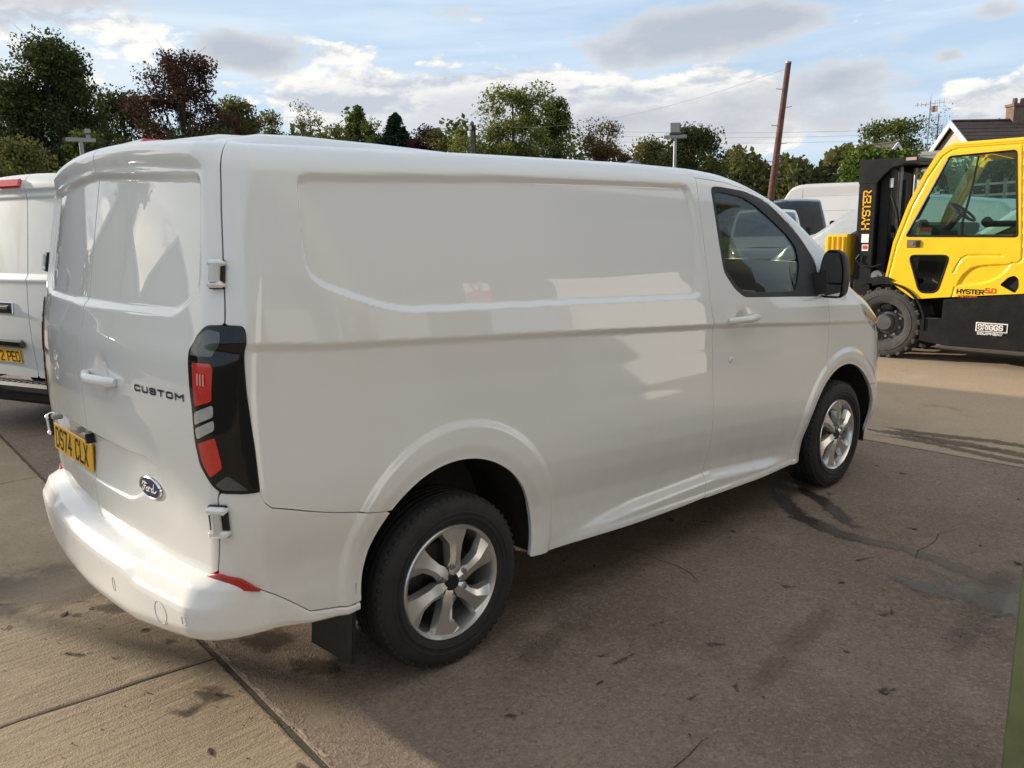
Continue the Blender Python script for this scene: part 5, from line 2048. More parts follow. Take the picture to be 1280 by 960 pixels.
    m.prism([(.322, .742), (.322, .522), (.555, .508), (.556, .252), (.27, .212), (-1.70, .23), (-1.86, .40), (-1.86, .95), (-.56, .852), (-.493, .845), (.25, .757)], -.012, 1.25, Mx)
    ch = m.build('chassis', FBLACK, root, smooth=0)
    m = MB()
    for k in range(8):
        m.box((.06, .345 + k * .027, .516), (.12, .016, .012), .003)
    st = m.build('step_tread', STEEL, ch)
    st['kind'] = 'stuff'
    m = MB()
    m.box((-.0165, -.212, .461), (.006, .325, .103), .002)
    bd = m.build('decal', WHITEINK, ch, smooth=0)
    m = MB()
    m.box((-.020, -.212, .461), (.004, .300, .082), .001)
    m.build('decal_panel', FBLACK, bd, smooth=0)
    letters('decal_lettering', 'BRIGGS', lambda u, v: Vector((-.0232, -.078 - u, .436 + v)), .052, .0115, WHITEINK, bd, gap=.30, xs=.92)
    letters('decal_lettering', 'EQUIPMENT', lambda u, v: Vector((-.0152, -.072 - u, .377 + v)), .022, .0065, WHITEINK, bd, gap=.34, xs=1.36)

    # rear body, counterweight, roof
    m = MB()
    m.prism([(-.56, .86), (-1.86, .96), (-1.95, 1.10), (-1.90, 1.45), (-1.2, 1.52), (-.56, 1.40)], .02, 1.20, Mx)
    m.build('counterweight', YELLOW, root, smooth=30)
    m = MB()
    m.box((.61, -.08, 2.475), (1.23, .94, .055), .02)
    m.build('cab_roof', YELLOW, root)
    for x in (.03, 1.19):
        m = MB()
        m.box((x, -.58, 1.72), (.06, .09, 1.54), .015)
        m.build('rear_pillar', YELLOW, root)
    m = MB()
    m.box((.61, .91, 1.20), (1.16, .14, .52), .04)
    m.box((.61, .985, .80), (1.16, .18, .46), .03)
    m.build('front_cowl', FBLACK, root)
    m = MB()
    m.box((.61, .42, 2.42), (1.16, .05, .06), .015)
    m.build('screen_header', YELLOW, root)
    m = MB()
    m.add([(.05, .84, 1.46), (1.17, .84, 1.46), (1.17, .41, 2.40), (.05, .41, 2.40)], [(0, 1, 2, 3)])
    m.build('windscreen', GLASSF, root, smooth=0)

    # in the cab
    m = MB()
    m.box((.58, .63, 1.42), (.72, .20, .34), .07)
    m.box((.30, .73, 1.60), (.16, .09, .12), .03)
    m.build('dashboard', INTER, root)
    m = MB()
    c0 = Vector((.60, .40, 1.74))
    ax = Vector((0, -.62, .78)).normalized()
    e1 = Vector((1, 0, 0))
    e2 = ax.cross(e1)
    m.tube([c0 + (e1 * math.cos(2 * math.pi * k / 24) + e2 * math.sin(2 * math.pi * k / 24)) * .16 for k in range(25)], .016, 8, False)
    for k in range(3):
        a = 2 * math.pi * k / 3
        m.cyl(c0, c0 + (e1 * math.cos(a) + e2 * math.sin(a)) * .155, .013)
    m.cyl(c0 + ax * .01, c0 - ax * .36, .035)
    m.build('steering_wheel', INTER, root)
    m = MB()
    m.box((.62, -.10, 1.20), (.50, .46, .13), .05)
    m.box((.62, -.33, 1.50), (.48, .12, .56), .05, Matrix.Rotation(R(0), 4, 'X'))
    m.box((.36, -.10, 1.60), (.09, .34, .07), .03)
    m.box((.36, .05, 1.62), (.10, .12, .12), .04)
    m.box((.62, -.12, 1.0), (.44, .5, .30), .02)
    m.build('seat', SEATM, root)
    m = MB()
    m.box((.62, .15, .80), (1.15, 1.3, .06))
    m.build('cab_floor', FBLACK, root)
    m = MB()
    m.box((.55, .43, .86), (.5, .30, .08), .03)
    m.build('floor_mat', principled('lime mat', (.42, .50, .03), .6), root)
    m = MB()
    m.box((.030, .612, 1.520), (.006, .165, .10))
    sg = m.build('warning_card', principled('grey card', (.42, .40, .36), .6), root, smooth=0)
    m = MB()
    m.box((.0255, .590, 1.545), (.004, .120, .048))
    m.build('red_band', principled('orange red ink', (.75, .10, .04), .5), sg, smooth=0)
    m = MB()
    m.box((.0255, .675, 1.520), (.004, .038, .098))
    m.build('orange_band', principled('orange card', (.75, .38, .04), .5), sg, smooth=0)
    m = MB()
    m.tube([(.03, .09, 2.34), (.03, .13, 2.0), (.03, .20, 1.62), (.03, .20, 1.46)], [.010, .012, .014, .022], 6)
    m.build('wiper_arm', BLACKP, root)
    m = MB()
    m.box((.16, .70, 1.80), (.05, .06, .30), .02, Matrix.Translation((0, .70, 1.8)) @ Matrix.Rotation(R(24), 4, 'X') @ Matrix.Translation((0, -.70, -1.8)))
    m.build('cab_mirror', BLACKP, root)

    # mast
    T_ = FBLACK
    chn = None
    for x in (.20, .96):
        m = MB()
        m.box((x + .07, 1.385, 1.36), (.14, .225, 2.02), .012)
        c_ = m.build('mast_channel', T_, root)
        chn = chn or c_
        m = MB()
        m.prism([(1.50, 2.11), (1.275, 2.11), (1.20, 2.20), (1.10, 2.29), (.95, 2.32), (.82, 2.33), (.82, 2.36), (1.50, 2.36)], x - .006, x + .146, Mx)
        m.build('mast_gusset', T_, root, smooth=0)
        m = MB()
        m.box((x + .13 if x < .5 else x + .01, 1.20, 1.36), (.10, .13, 1.90), .01)
        m.build('inner_rail', T_, root)
    m = MB()
    m.box((.65, 1.16, 2.365), (.91, .70, .06), .015)
    m.build('mast_crosshead', T_, root)
    m = MB()
    m.box((.65, 1.30, 1.55), (.70, .05, .10), .01)
    m.build('mast_crossbar', T_, root)
    m = MB()
    m.box((.65, 1.30, .70), (.70, .05, .14), .01)
    m.build('mast_crossbar', T_, root)
    m = MB()
    m.box((.195, .88, 2.372), (.006, .12, .035))
    m.build('crosshead_label', principled('pale label', (.5, .32, .30), .5), root, smooth=0)
    for x, y, r in ((.42, 1.08, .035), (.86, 1.08, .035)):
        m = MB()
        m.cyl((x, y, .5), (x, y, 1.5), r)
        m.cyl((x, y, 1.5), (x, y, 2.3), r * .6)
        m.build('lift_cylinder', STEEL, root)
    m = MB()
    m.cyl((.62, 1.14, .6), (.62, 1.14, 2.15), .055, n=16)
    m.build('lift_cylinder', T_, root)
    for x in (.52, .72):
        m = MB()
        m.box((x, 1.22, 1.5), (.03, .02, 1.7), 0)
        m.build('lift_chain', STEEL, root, smooth=0)
    m = MB()
    m.tube([(.30, 1.13, 2.14), (.29, 1.12, 1.95), (.31, 1.05, 1.75), (.33, 1.02, 1.5), (.33, 1.03, 1.15), (.32, 1.06, .98)], .018, 8)
    m.build('hydraulic_hose', BLACKP, root)
    m = MB()
    m.tube([(.26, 1.12, 2.16), (.26, 1.12, 2.05)], .026, 10)
    m.build('hose_fitting', CHROME, root)
    m = MB()
    m.tube([(.17, 1.42, 1.24), (.16, 1.46, 1.18), (.16, 1.40, 1.11), (.17, 1.25, 1.09), (.19, 1.15, 1.12)], .013, 8)
    m.build('hydraulic_hose', BLACKP, root)
    m = MB()
    m.cyl((.20, 1.17, .98), (.12, 1.17, .98), .07, n=18)
    m.cyl((.12, 1.17, .98), (.10, 1.17, .98), .02, n=10)
    m.build('tilt_pivot', STEEL, root)
    letters('mast_lettering', 'HYSTER', lambda u, v: Vector((.196, 1.338 + v, 1.555 + u)), .088, .0165, principled('yellow ink', (.85, .45, .01), .5), chn, gap=.20, xs=1.02)
    m = MB()
    m.box((.197, 1.375, 1.44), (.004, .092, .105))
    m.build('white_label', WHITEINK, chn, smooth=0)
    m = MB()
    m.box((.197, 1.368, 1.325), (.004, .080, .078))
    lb = m.build('white_label', WHITEINK, chn, smooth=0)
    m = MB()
    m.box((.1945, 1.368, 1.330), (.003, .062, .046))
    m.build('red_mark', REDINK, lb, smooth=0)
    # carriage and forks
    m = MB()
    m.box((.65, 1.535, .70), (1.0, .06, .10), .01)
    m.box((.65, 1.535, .42), (1.0, .06, .10), .01)
    m.build('fork_carriage', T_, root)
    for x in (.35, .95):
        m = MB()
        m.prism([(1.565, .20), (2.7, .20), (2.7, .215), (1.61, .245), (1.61, .80), (1.565, .80)], x - .06, x + .06, Mx)
        m.build('fork', STEEL, root, smooth=0)

    # wheels and wings
    wl = []
    for x, sg in ((.13, -1), (1.12, 1)):
        Mw = Matrix.Translation((x, .99, .428)) @ Matrix.Rotation(R(-90 * -sg), 4, 'Y')
        Mw = Matrix.Translation((x, .99, .428)) @ (Matrix.Rotation(R(-90), 4, 'Y') if sg < 0 else Matrix.Rotation(R(90), 4, 'Y'))
        m = MB()
        m.lathe([(.24, .10), (.255, .135), (.30, .15), (.37, .150), (.405, .135), (.418, .10), (.418, -.10), (.405, -.135), (.30, -.15), (.24, -.13)], 56, Mw)
        m.lathe([(.325, .148), (.330, .156), (.338, .156), (.343, .148)], 56, Mw)
        for k in range(22):
            a = 2 * math.pi * k / 22
            for h0 in (.075, -.075):
                Mb = Mw @ Matrix.Rotation(a + (.07 if h0 < 0 else 0), 4, 'Z') @ Matrix.Rotation(R(14 if h0 > 0 else -14), 4, 'X')
                m.box((.405, 0, h0), (.058, .066, .135), .010, Mb)
        tyre = m.build('wheel', principled('grey worn tyre', (.045, .044, .043), .8, vary=.3, vscale=8, bump=.3, bscale=90, bdist=.003, dirt=(.12, .10, .08, .5), dscale=5), root, smooth=35)
        m = MB()
        m.lathe([(.256, .10), (.258, .128), (.246, .128), (.235, .09), (.21, .02), (.16, .02), (.13, .05), (.11, .055), (.105, .10), (.085, .125), (.001, .125)], 40, Mw)
        rm = m.build('rim', principled('worn grey rim', (.075, .075, .078), .45, vary=.3, vscale=9, dirt=(.16, .14, .11, .5), dscale=6), tyre, smooth=40)
        for k in range(10):
            a = 2 * math.pi * k / 10
            q = MB()
            p = Mw @ Vector((.17 * math.cos(a), .17 * math.sin(a), .02))
            p2 = Mw @ Vector((.17 * math.cos(a), .17 * math.sin(a), .055))
            q.cyl(p, p2, .017, n=6)
            q.build('wheel_nut', STEEL, tyre, smooth=0)
    for x, sg in ((.11, -1), (1.14, 1)):
        Mw = Matrix.Translation((x, -1.10, .33)) @ (Matrix.Rotation(R(-90), 4, 'Y') if sg < 0 else Matrix.Rotation(R(90), 4, 'Y'))
        m = MB()
        m.lathe([(.17, .08), (.2, .11), (.28, .12), (.33, .08), (.33, -.08), (.28, -.12), (.17, -.10)], 40, Mw)
        m.lathe([(.18, .08), (.16, .05), (.08, .05), (.001, .07)], 24, Mw)
        m.build('wheel', RUBBER, root)
    m = MB()
    V, F = [], []
    n = 18
    for k in range(n + 1):
        a = R(-8) + R(118) * k / n
        for rr_, x in ((.462, -.03), (.462, .30), (.485, .30), (.485, -.03)):
            V.append((x, .99 - rr_ * math.cos(a), .44 + rr_ * math.sin(a)))
    for k in range(n):
        for q in range(4):
            F.append((k * 4 + q, k * 4 + (q + 1) % 4, (k + 1) * 4 + (q + 1) % 4, (k + 1) * 4 + q))
    F += [(0, 1, 2, 3), tuple(n * 4 + q for q in (3, 2, 1, 0))]
    m.add(V, F)
    m.build('wheel_wing', FBLACK, root, smooth=40)
    m = MB()
    m.prism([(1.42, .915), (1.10, .985), (.98, .985), (.90, .955), (.95, .93), (1.35, .88)], -.02, .3, Mx)
    m.build('wing_top', FBLACK, root, smooth=0)
    m = MB()
    m.prism([(.60, .74), (.90, .93), (1.0, .95), (1.2, .9), (1.2, .5), (.60, .5)], .32, 1.0, Mx)
    m.build('axle_housing', GAP, root, smooth=0)

    # the ribbed yellow skip on the forks
    sk = thing('tipping_skip', 'yellow ribbed metal bin held in front of the black mast', 'bin', (9.3, 1.58, .25))
    m = MB()
    m.prism([(.0, 1.245), (.255, 1.235), (.285, 1.19), (.285, .72), (.0, .72)], .14, 1.16, Mx)
    bx = m.build('bin_body', YELLOW, sk, smooth=0)
    for k in range(4):
        m = MB()
        m.box((.125, .035 + .068 * k, .97), (.034, .030, .50), .012)
        m.build('rib', YELLOW, sk)
    m = MB()
    m.prism([(.0, .72), (.20, .72), (.10, .30), (.0, .02)], .30, 1.0, Mx)
    m.build('lower_plate', principled('scuffed grey plate', (.22, .22, .22), .5, metal=.4, vary=.3, vscale=9), sk, smooth=0)


make_forklift()


# ------------------------------------------------------------------ far surroundings
CAMP = Vector((-0.81983, -3.27379, 1.66430))


def far_pt(px, py, d):
    """world point seen at photo pixel (px, py), d metres away over the ground"""
    v = _f + _r * ((px - 640) / 1023.85) - _u * ((py - 480) / 1023.85)
    k = d / math.hypot(v.x, v.y)
    return CAMP + v * k


def leaf_mat(name, lo, hi, trans=.38):
    m = bpy.data.materials.new(name)
    m.use_nodes = True
    t = m.node_tree
    for n in list(t.nodes):
        t.nodes.remove(n)
    T = NT(t)
    out = T.node('ShaderNodeOutputMaterial')
    g = T.node('ShaderNodeNewGeometry')
    c = T.ramp(g.outputs['Random Per Island'], [(0, lo), (.55, tuple((a + b) / 2 for a, b in zip(lo, hi))), (1, hi)])
    n = T.noise(T.node('ShaderNodeTexCoord').outputs['Object'], .9, 3)
    c = T.mix(T.mapr(n, .35, .65), T.mix(.55, c, tuple(lo) + (1,)), c)
    d = T.node('ShaderNodeBsdfDiffuse')
    T.l.new(c, d.inputs[0])
    tr = T.node('ShaderNodeBsdfTranslucent')
    T.l.new(c, tr.inputs[0])
    mx = T.node('ShaderNodeMixShader')
    mx.inputs[0].default_value = trans
    T.l.new(d.outputs[0], mx.inputs[1])
    T.l.new(tr.outputs[0], mx.inputs[2])
    T.l.new(mx.outputs[0], out.inputs[0])
    return m


LF = {
    'dark': leaf_mat('dark foliage', (0.04, 0.052, 0.02), (0.118, 0.132, 0.048)),
    'green': leaf_mat('mid green foliage', (0.06, 0.084, 0.022), (0.165, 0.19, 0.062)),
    'olive': leaf_mat('olive foliage', (0.085, 0.088, 0.028), (0.21, 0.2, 0.075)),
    'sunny': leaf_mat('yellow green foliage', (0.125, 0.15, 0.036), (0.31, 0.31, 0.09), .35),
    'copper': leaf_mat('copper foliage', (.046, .027, .022), (.118, .070, .050)),
    'purple': leaf_mat('purple foliage', (.028, .012, .017), (.065, .028, .032)),
    'brown': leaf_mat('autumn brown foliage', (0.09, 0.058, 0.028), (0.21, 0.14, 0.066)),
    'conifer': leaf_mat('conifer foliage', (0.016, 0.03, 0.019), (0.048, 0.072, 0.042), .1),
    'hedge': leaf_mat('hedge foliage', (.075, .115, .022), (.19, .24, .055), .3),
}
BARK = principled('bark', (.050, .040, .030), .95, vary=.4, vscale=6, bump=.6, bscale=30, bdist=.02)
PALEBARK = principled('pale bark', (.16, .14, .115), .95, vary=.4, vscale=6)


def leaf_cloud(name, C, size, mat, parent, rg, asp=.62, up=.0):
    """one mesh of small leaf faces at the points C"""
    n = len(C)
    a = rg.normal(size=(n, 3))
    a[:, 2] += up
    a /= np.linalg.norm(a, axis=1, keepdims=True)
    b = rg.normal(size=(n, 3))
    b -= a * (a * b).sum(1, keepdims=True)
    b /= np.linalg.norm(b, axis=1, keepdims=True)
    c = np.cross(a, b)
    s = (size * (.55 + .9 * rg.random(n)))[:, None]
    V = np.stack([C - b * s, C + c * s * asp - b * s * .1, C + b * s, C - c * s * asp + b * s * .1], 1).reshape(-1, 3)
    me = bpy.data.meshes.new(name)
    me.vertices.add(4 * n)
    me.vertices.foreach_set('co', V.astype(np.float32).ravel())
    me.loops.add(4 * n)
    me.loops.foreach_set('vertex_index', np.arange(4 * n, dtype=np.int32))
    me.polygons.add(n)
    me.polygons.foreach_set('loop_start', np.arange(0, 4 * n, 4, dtype=np.int32))
    me.polygons.foreach_set('loop_total', np.full(n, 4, dtype=np.int32))
    me.update(calc_edges=True)
    return link(name, me, mat, parent)


def tree(name, label, x, y, h, r, kind, mat, seed, base=.2, clumps=40, leaves=5000, size=.13, cr=.75, trunk=.2, bark=BARK, lean=(0, 0), group=None, bare=0, z0=-.05, flat=.75):
    rg = np.random.default_rng(seed)
    leaves = int(leaves * 3.0)
    size *= .585
    root = thing(name, label, 'tree' if kind != 'bush' else 'bush', (x, y, z0), 0, group)
    t = rg.random(clumps) ** {'round': .75, 'spire': .45, 'bush': .6}.get(kind, .9)
    if kind == 'round':
        env = np.sqrt(np.clip(1 - (2 * t - .85) ** 2 / 1.35, .04, 1))
    elif kind == 'cone':
        env = (1 - t) ** .85 * 1.0 + .05
    elif kind == 'spire':
        env = np.minimum(1, 2.5 * (1 - t) ** .75) * .86 + .03
    elif kind == 'bush':
        env = np.sqrt(np.clip(1 - (t * .94) ** 4, .12, 1))
    else:      # airy: upright uneven fans
        env = .35 + .65 * np.sin(np.pi * np.clip(t * .85 + .1, 0, 1))
    ang = rg.random(clumps) * 2 * np.pi
    lob = 1 + .28 * np.sin(ang * 3 + seed) * (kind in ('round', 'airy', 'bush')) + .16 * np.sin(ang * 5 + seed * 2.1) * (kind != 'cone')
    rho = np.sqrt(rg.random(clumps)) ** .75 * env * r * lob
    zc = h * (base + (1 - base) * t * .95)
    zc = zc + (h * .06 * rg.normal(size=clumps) if kind in ('airy', 'round') else 0)
    Cc = np.stack([rho * np.cos(ang) + lean[0] * (zc / h), rho * np.sin(ang) + lean[1] * (zc / h), np.clip(zc, .2, h - .7 * cr * (kind not in ('cone', 'spire')))], 1)
    wts = rg.random(clumps) * .9 + .35
    wts /= wts.sum()
    pick = rg.choice(clumps, leaves, p=wts)
    crk = cr * (.6 + .8 * rg.random(clumps))
    if kind in ('cone', 'spire'):
        crk = crk * (.45 + .9 * (1 - t)) * .8
    off = rg.normal(size=(leaves, 3))
    off = off / np.linalg.norm(off, axis=1, keepdims=True) * (rg.random((leaves, 1)) ** .62) * 1.08 * crk[pick][:, None] * (1.0, 1.0, flat)
    P = Cc[pick] + off
    P[:, 2] = np.maximum(P[:, 2], .05)
    if kind in ('cone', 'spire'):
        q = np.linalg.norm(off[:, :2], axis=1)
        P[:, 2] -= q * .25
    leaf_cloud('crown', P, size, mat, root, rg)
    m = MB()
    th = h * (.9 if kind != 'bush' else .5)
    pts = []
    for k in range(7):
        f = k / 6
        pts.append((lean[0] * f + .10 * h * .1 * math.sin(f * 5 + seed) * f, lean[1] * f + .08 * h * .1 * math.cos(f * 4 + seed) * f, th * f))
    m.tube(pts, [trunk * (1.15 - .95 * k / 6) for k in range(7)], 8)
    for i in range(clumps if kind not in ('cone', 'spire') else clumps // 3):
        f = min(.92, max(.12, (Cc[i, 2] / th) * .62))
        k = f * 6
        i0 = min(5, int(k))
        a = Vector(pts[i0]).lerp(Vector(pts[i0 + 1]), k - i0)
        b = Vector(Cc[i])
        mid = a.lerp(b, .5) + Vector((0, 0, -.06 * (b - a).length))
        rr = max(.012, trunk * .30 * (1 - f))
        m.tube([a, mid, b], [rr, rr * .7, rr * .25], 5, False)
        for _ in range(bare):
            d = Vector(rg.normal(size=3)) * cr * .42
            d.z = abs(d.z) + .2
            m.tube([b, b + d * .5 + Vector((0, 0, .05)), b + d], [rr * .4, rr * .25, .006], 4, False)
    m.build('trunk', bark, root, smooth=60)
    return root


def ftree(name, label, px, d, ytop, halfpx, kind, mat, seed, **kw):
    p = far_pt(px, ytop, d)
    return tree(name, label, p.x, p.y, p.z + .05, halfpx / 1023.85 * d * .93, kind, LF[mat], seed, **kw)


# left group
ftree('broadleaf_tree', 'dense dark broadleaf tree at the far left edge', 4, 37, 90, 76, 'round', 'dark', 11, clumps=70, leaves=11000, size=.12, cr=1.0, base=.05, trunk=.3, bark=PALEBARK)
ftree('broadleaf_tree', 'tall dark tree with a ragged leaning top, tallest on the left', 84, 35, 42, 48, 'airy', 'dark', 12, clumps=75, leaves=11000, size=.105, cr=.72, base=.10, trunk=.26, lean=(-.6, 1.3), bare=2)
ftree('beech_tree', 'reddish brown copper beech with spiky open top', 222, 39, 66, 74, 'airy', 'copper', 13, clumps=85, leaves=9500, size=.105, cr=.66, base=.06, trunk=.26, bare=3)
ftree('broadleaf_tree', 'green and yellow tree right of the copper beech', 288, 47, 122, 34, 'round', 'olive', 14, clumps=36, leaves=5200, size=.13, cr=.8, base=.1)
ftree('broadleaf_tree', 'dark tree standing between the tall dark tree and the copper beech', 150, 43, 112, 44, 'round', 'dark', 15, clumps=36, leaves=5000, size=.13, cr=.9, base=.05)
ftree('shrub', 'light olive shrub low at the left edge above the parked van', 14, 27, 172, 32, 'bush', 'olive', 16, clumps=26, leaves=3600, size=.085, cr=.45, base=.05, trunk=.08)
ftree('shrub', 'low dark shrub under the copper beech', 250, 33, 158, 46, 'bush', 'dark', 17, clumps=30, leaves=3600, size=.10, cr=.5, base=.05, trunk=.08)
ftree('shrub', 'low green shrub under the tall dark tree', 110, 31, 160, 50, 'bush', 'green', 18, clumps=30, leaves=3600, size=.10, cr=.5, base=.05, trunk=.08)
# middle row
ftree('broadleaf_tree', 'small olive tree right of the thin far pole', 338, 60, 140, 30, 'round', 'olive', 21, clumps=26, leaves=3200, size=.14, cr=.8, base=.05)
ftree('birch_tree', 'thin twiggy birch with see-through top', 385, 58, 126, 26, 'airy', 'olive', 22, clumps=34, leaves=1500, size=.11, cr=.7, base=.15, bare=6, trunk=.14)
ftree('shrub', 'wide olive scrub behind the van roof, left of the fir', 405, 56, 154, 52, 'bush', 'olive', 23, clumps=30, leaves=3600, size=.14, cr=.7, base=.05, trunk=.1)
ftree('fir_tree', 'grey green fir tree, taller and left of the two firs', 446, 62, 124, 21, 'spire', 'green', 24, clumps=90, leaves=5200, size=.14, cr=.8, base=.03)
ftree('shrub', 'rounded green bush between the two firs', 470, 59, 148, 24, 'bush', 'green', 25, clumps=18, leaves=2200, size=.14, cr=.7, base=.05, trunk=.1)
ftree('fir_tree', 'very dark dense fir tree, right of the two firs', 493, 58, 134, 24, 'spire', 'conifer', 26, clumps=110, leaves=7000, size=.14, cr=.8, base=.02)
ftree('shrub', 'dark purple rounded shrub right of the dark fir', 526, 56, 153, 24, 'bush', 'purple', 27, clumps=20, leaves=3000, size=.12, cr=.6, base=.05, trunk=.1)
ftree('shrub', 'small green shrub right of the purple one', 554, 55, 157, 22, 'bush', 'olive', 28, clumps=14, leaves=1800, size=.13, cr=.6, base=.05, trunk=.1)
ftree('shrub', 'light green bush beside the short grey pole', 580, 51, 158, 26, 'bush', 'sunny', 29, clumps=18, leaves=2400, size=.12, cr=.6, base=.05, trunk=.1)
ftree('maple_tree', 'big rounded yellow green tree in the centre above the van roof', 640, 54, 109, 54, 'round', 'sunny', 30, clumps=60, leaves=7800, size=.135, cr=.85, base=.16, trunk=.22, bare=1)
ftree('maple_tree', 'darker green tree joined to the right of the big central tree', 690, 57, 120, 40, 'round', 'green', 31, clumps=46, leaves=6000, size=.14, cr=.9, base=.08, trunk=.22)
ftree('birch_tree', 'sparse brown birch with drooping thin branches', 754, 58, 150, 36, 'airy', 'brown', 32, clumps=44, leaves=2300, size=.12, cr=.75, base=.15, bare=5, trunk=.16)
ftree('shrub', 'brown autumn scrub under the sparse birch', 760, 56, 176, 44, 'bush', 'brown', 33, clumps=26, leaves=3000, size=.13, cr=.6, base=.05, trunk=.1)
ftree('oak_tree', 'broad dark green oak behind the right floodlight', 862, 60, 158, 48, 'round', 'dark', 34, clumps=60, leaves=8000, size=.15, cr=1.1, base=.03, trunk=.3)
ftree('broadleaf_tree', 'olive tree left of the right floodlight', 812, 63, 174, 34, 'round', 'olive', 35, clumps=34, leaves=4200, size=.15, cr=.9, base=.05)
# right
ftree('pine_tree', 'feathery dark pine behind the small grey gable', 1116, 76, 146, 44, 'round', 'green', 36, clumps=60, leaves=6000, size=.18, cr=1.15, base=.2, trunk=.25, flat=.6)
ftree('bare_tree', 'bare thin tree left of the brown roof', 1174, 72, 124, 22, 'airy', 'brown', 37, clumps=34, leaves=260, size=.10, cr=.9, base=.25, bare=7, trunk=.14)
ftree('broadleaf_tree', 'dark treetop behind the brown roof at the right edge', 1272, 62, 142, 30, 'round', 'dark', 38, clumps=30, leaves=3600, size=.15, cr=1.0, base=.3)
for k, (px, d, yt, hp, mt) in enumerate([(1205, 33, 198, 30, 'green'), (1250, 34, 196, 30, 'dark'), (1290, 33, 200, 30, 'green')]):
    ftree('shrub', ['dark green bush seen through the front of the cab glass', 'dark bush seen through the rear of the cab glass', 'green bush behind the cab at the right edge'][k], px, d, yt, hp, 'bush', mt, 40 + k, clumps=26, leaves=3200, size=.10, cr=.6, base=.02, trunk=.08)


def foliage_mass(name, path, wid, n, size, mat, seed, rough=.25, z0=0.0):
    """a run of foliage that reads as one mass: path of (x, y, height)"""
    rg = np.random.default_rng(seed)
    P = np.array(path, float)
    seg = np.linalg.norm(np.diff(P[:, :2], axis=0), axis=1)
    cum = np.concatenate([[0], np.cumsum(seg)])
    u = rg.random(n) * cum[-1]
    X = np.stack([np.interp(u, cum, P[:, i]) for i in range(3)], 1)
    bump = 1 + rough * (np.sin(u * 1.1 + seed) * .4 + np.sin(u * .47 + 2 * seed) * .5 + np.sin(u * 2.3) * .25)
    ang = rg.random(n) * np.pi
    rad = np.sqrt(rg.random(n)) ** .4
    t = np.array([P[-1, 0] - P[0, 0], P[-1, 1] - P[0, 1]])
    t = t / np.linalg.norm(t)
    lat = np.cos(ang) * rad * wid
    X[:, 0] += -t[1] * lat
    X[:, 1] += t[0] * lat
    X[:, 2] = z0 + X[:, 2] * bump * np.sin(ang) * rad + rg.normal(size=n) * .15
    X[:, 2] = np.maximum(X[:, 2], .02)
    return leaf_cloud(name, X, size, mat, None, rg)


pts = []
for px, yt, d in ((880, 196, 92), (920, 197, 90), (955, 201, 90), (990, 192, 88), (1020, 198, 90), (1050, 193, 92), (1085, 190, 95), (1140, 192, 95), (1200, 196, 95), (1300, 200, 95)):
    p = far_pt(px, yt, d)
    pts.append((p.x, p.y, p.z))
tag(foliage_mass('far_wood', pts, 7, 22000, .32, LF['olive'], 3, .16), kind='stuff')
pts = []
for px, yt, d in ((-60, 176, 80), (120, 176, 85), (300, 160, 90), (340, 158, 90), (420, 164, 92), (560, 166, 95), (760, 182, 100), (900, 198, 105)):
    p = far_pt(px, yt, d)
    pts.append((p.x, p.y, p.z))
tag(foliage_mass('far_tree_belt', pts, 6, 16000, .34, LF['green'], 5, .2), kind='stuff')
pts = []
for px, yt, d in ((1055, 200, 39), (1075, 191, 38.5), (1110, 189, 38), (1150, 190, 38)):
    p = far_pt(px, yt, d)
    pts.append((p.x, p.y, p.z))
hd = foliage_mass('hedge', pts, 1.1, 9000, .10, LF['hedge'], 7, .05)
tag(hd, 'tall bright green clipped hedge behind the top of the mast', 'hedge')


# ------------------------------------------------------------------ houses
ROOFT = principled('brown roof tile', (.085, .058, .045), .85, vary=.25, vscale=3, bump=.3, bscale=12, bdist=.02)
ROOFG = principled('grey brown roof tile', (.105, .088, .075), .85, vary=.25, vscale=3)
RENDER = principled('cream render', (.46, .40, .31), .9, vary=.06, vscale=2)
GREYR = principled('grey render', (.30, .30, .31), .9, vary=.06, vscale=2)
BARGE = principled('white bargeboard', (.78, .78, .76), .5)
BRICK = principled('chimney brick', (.16, .11, .085), .9, vary=.3, vscale=8)


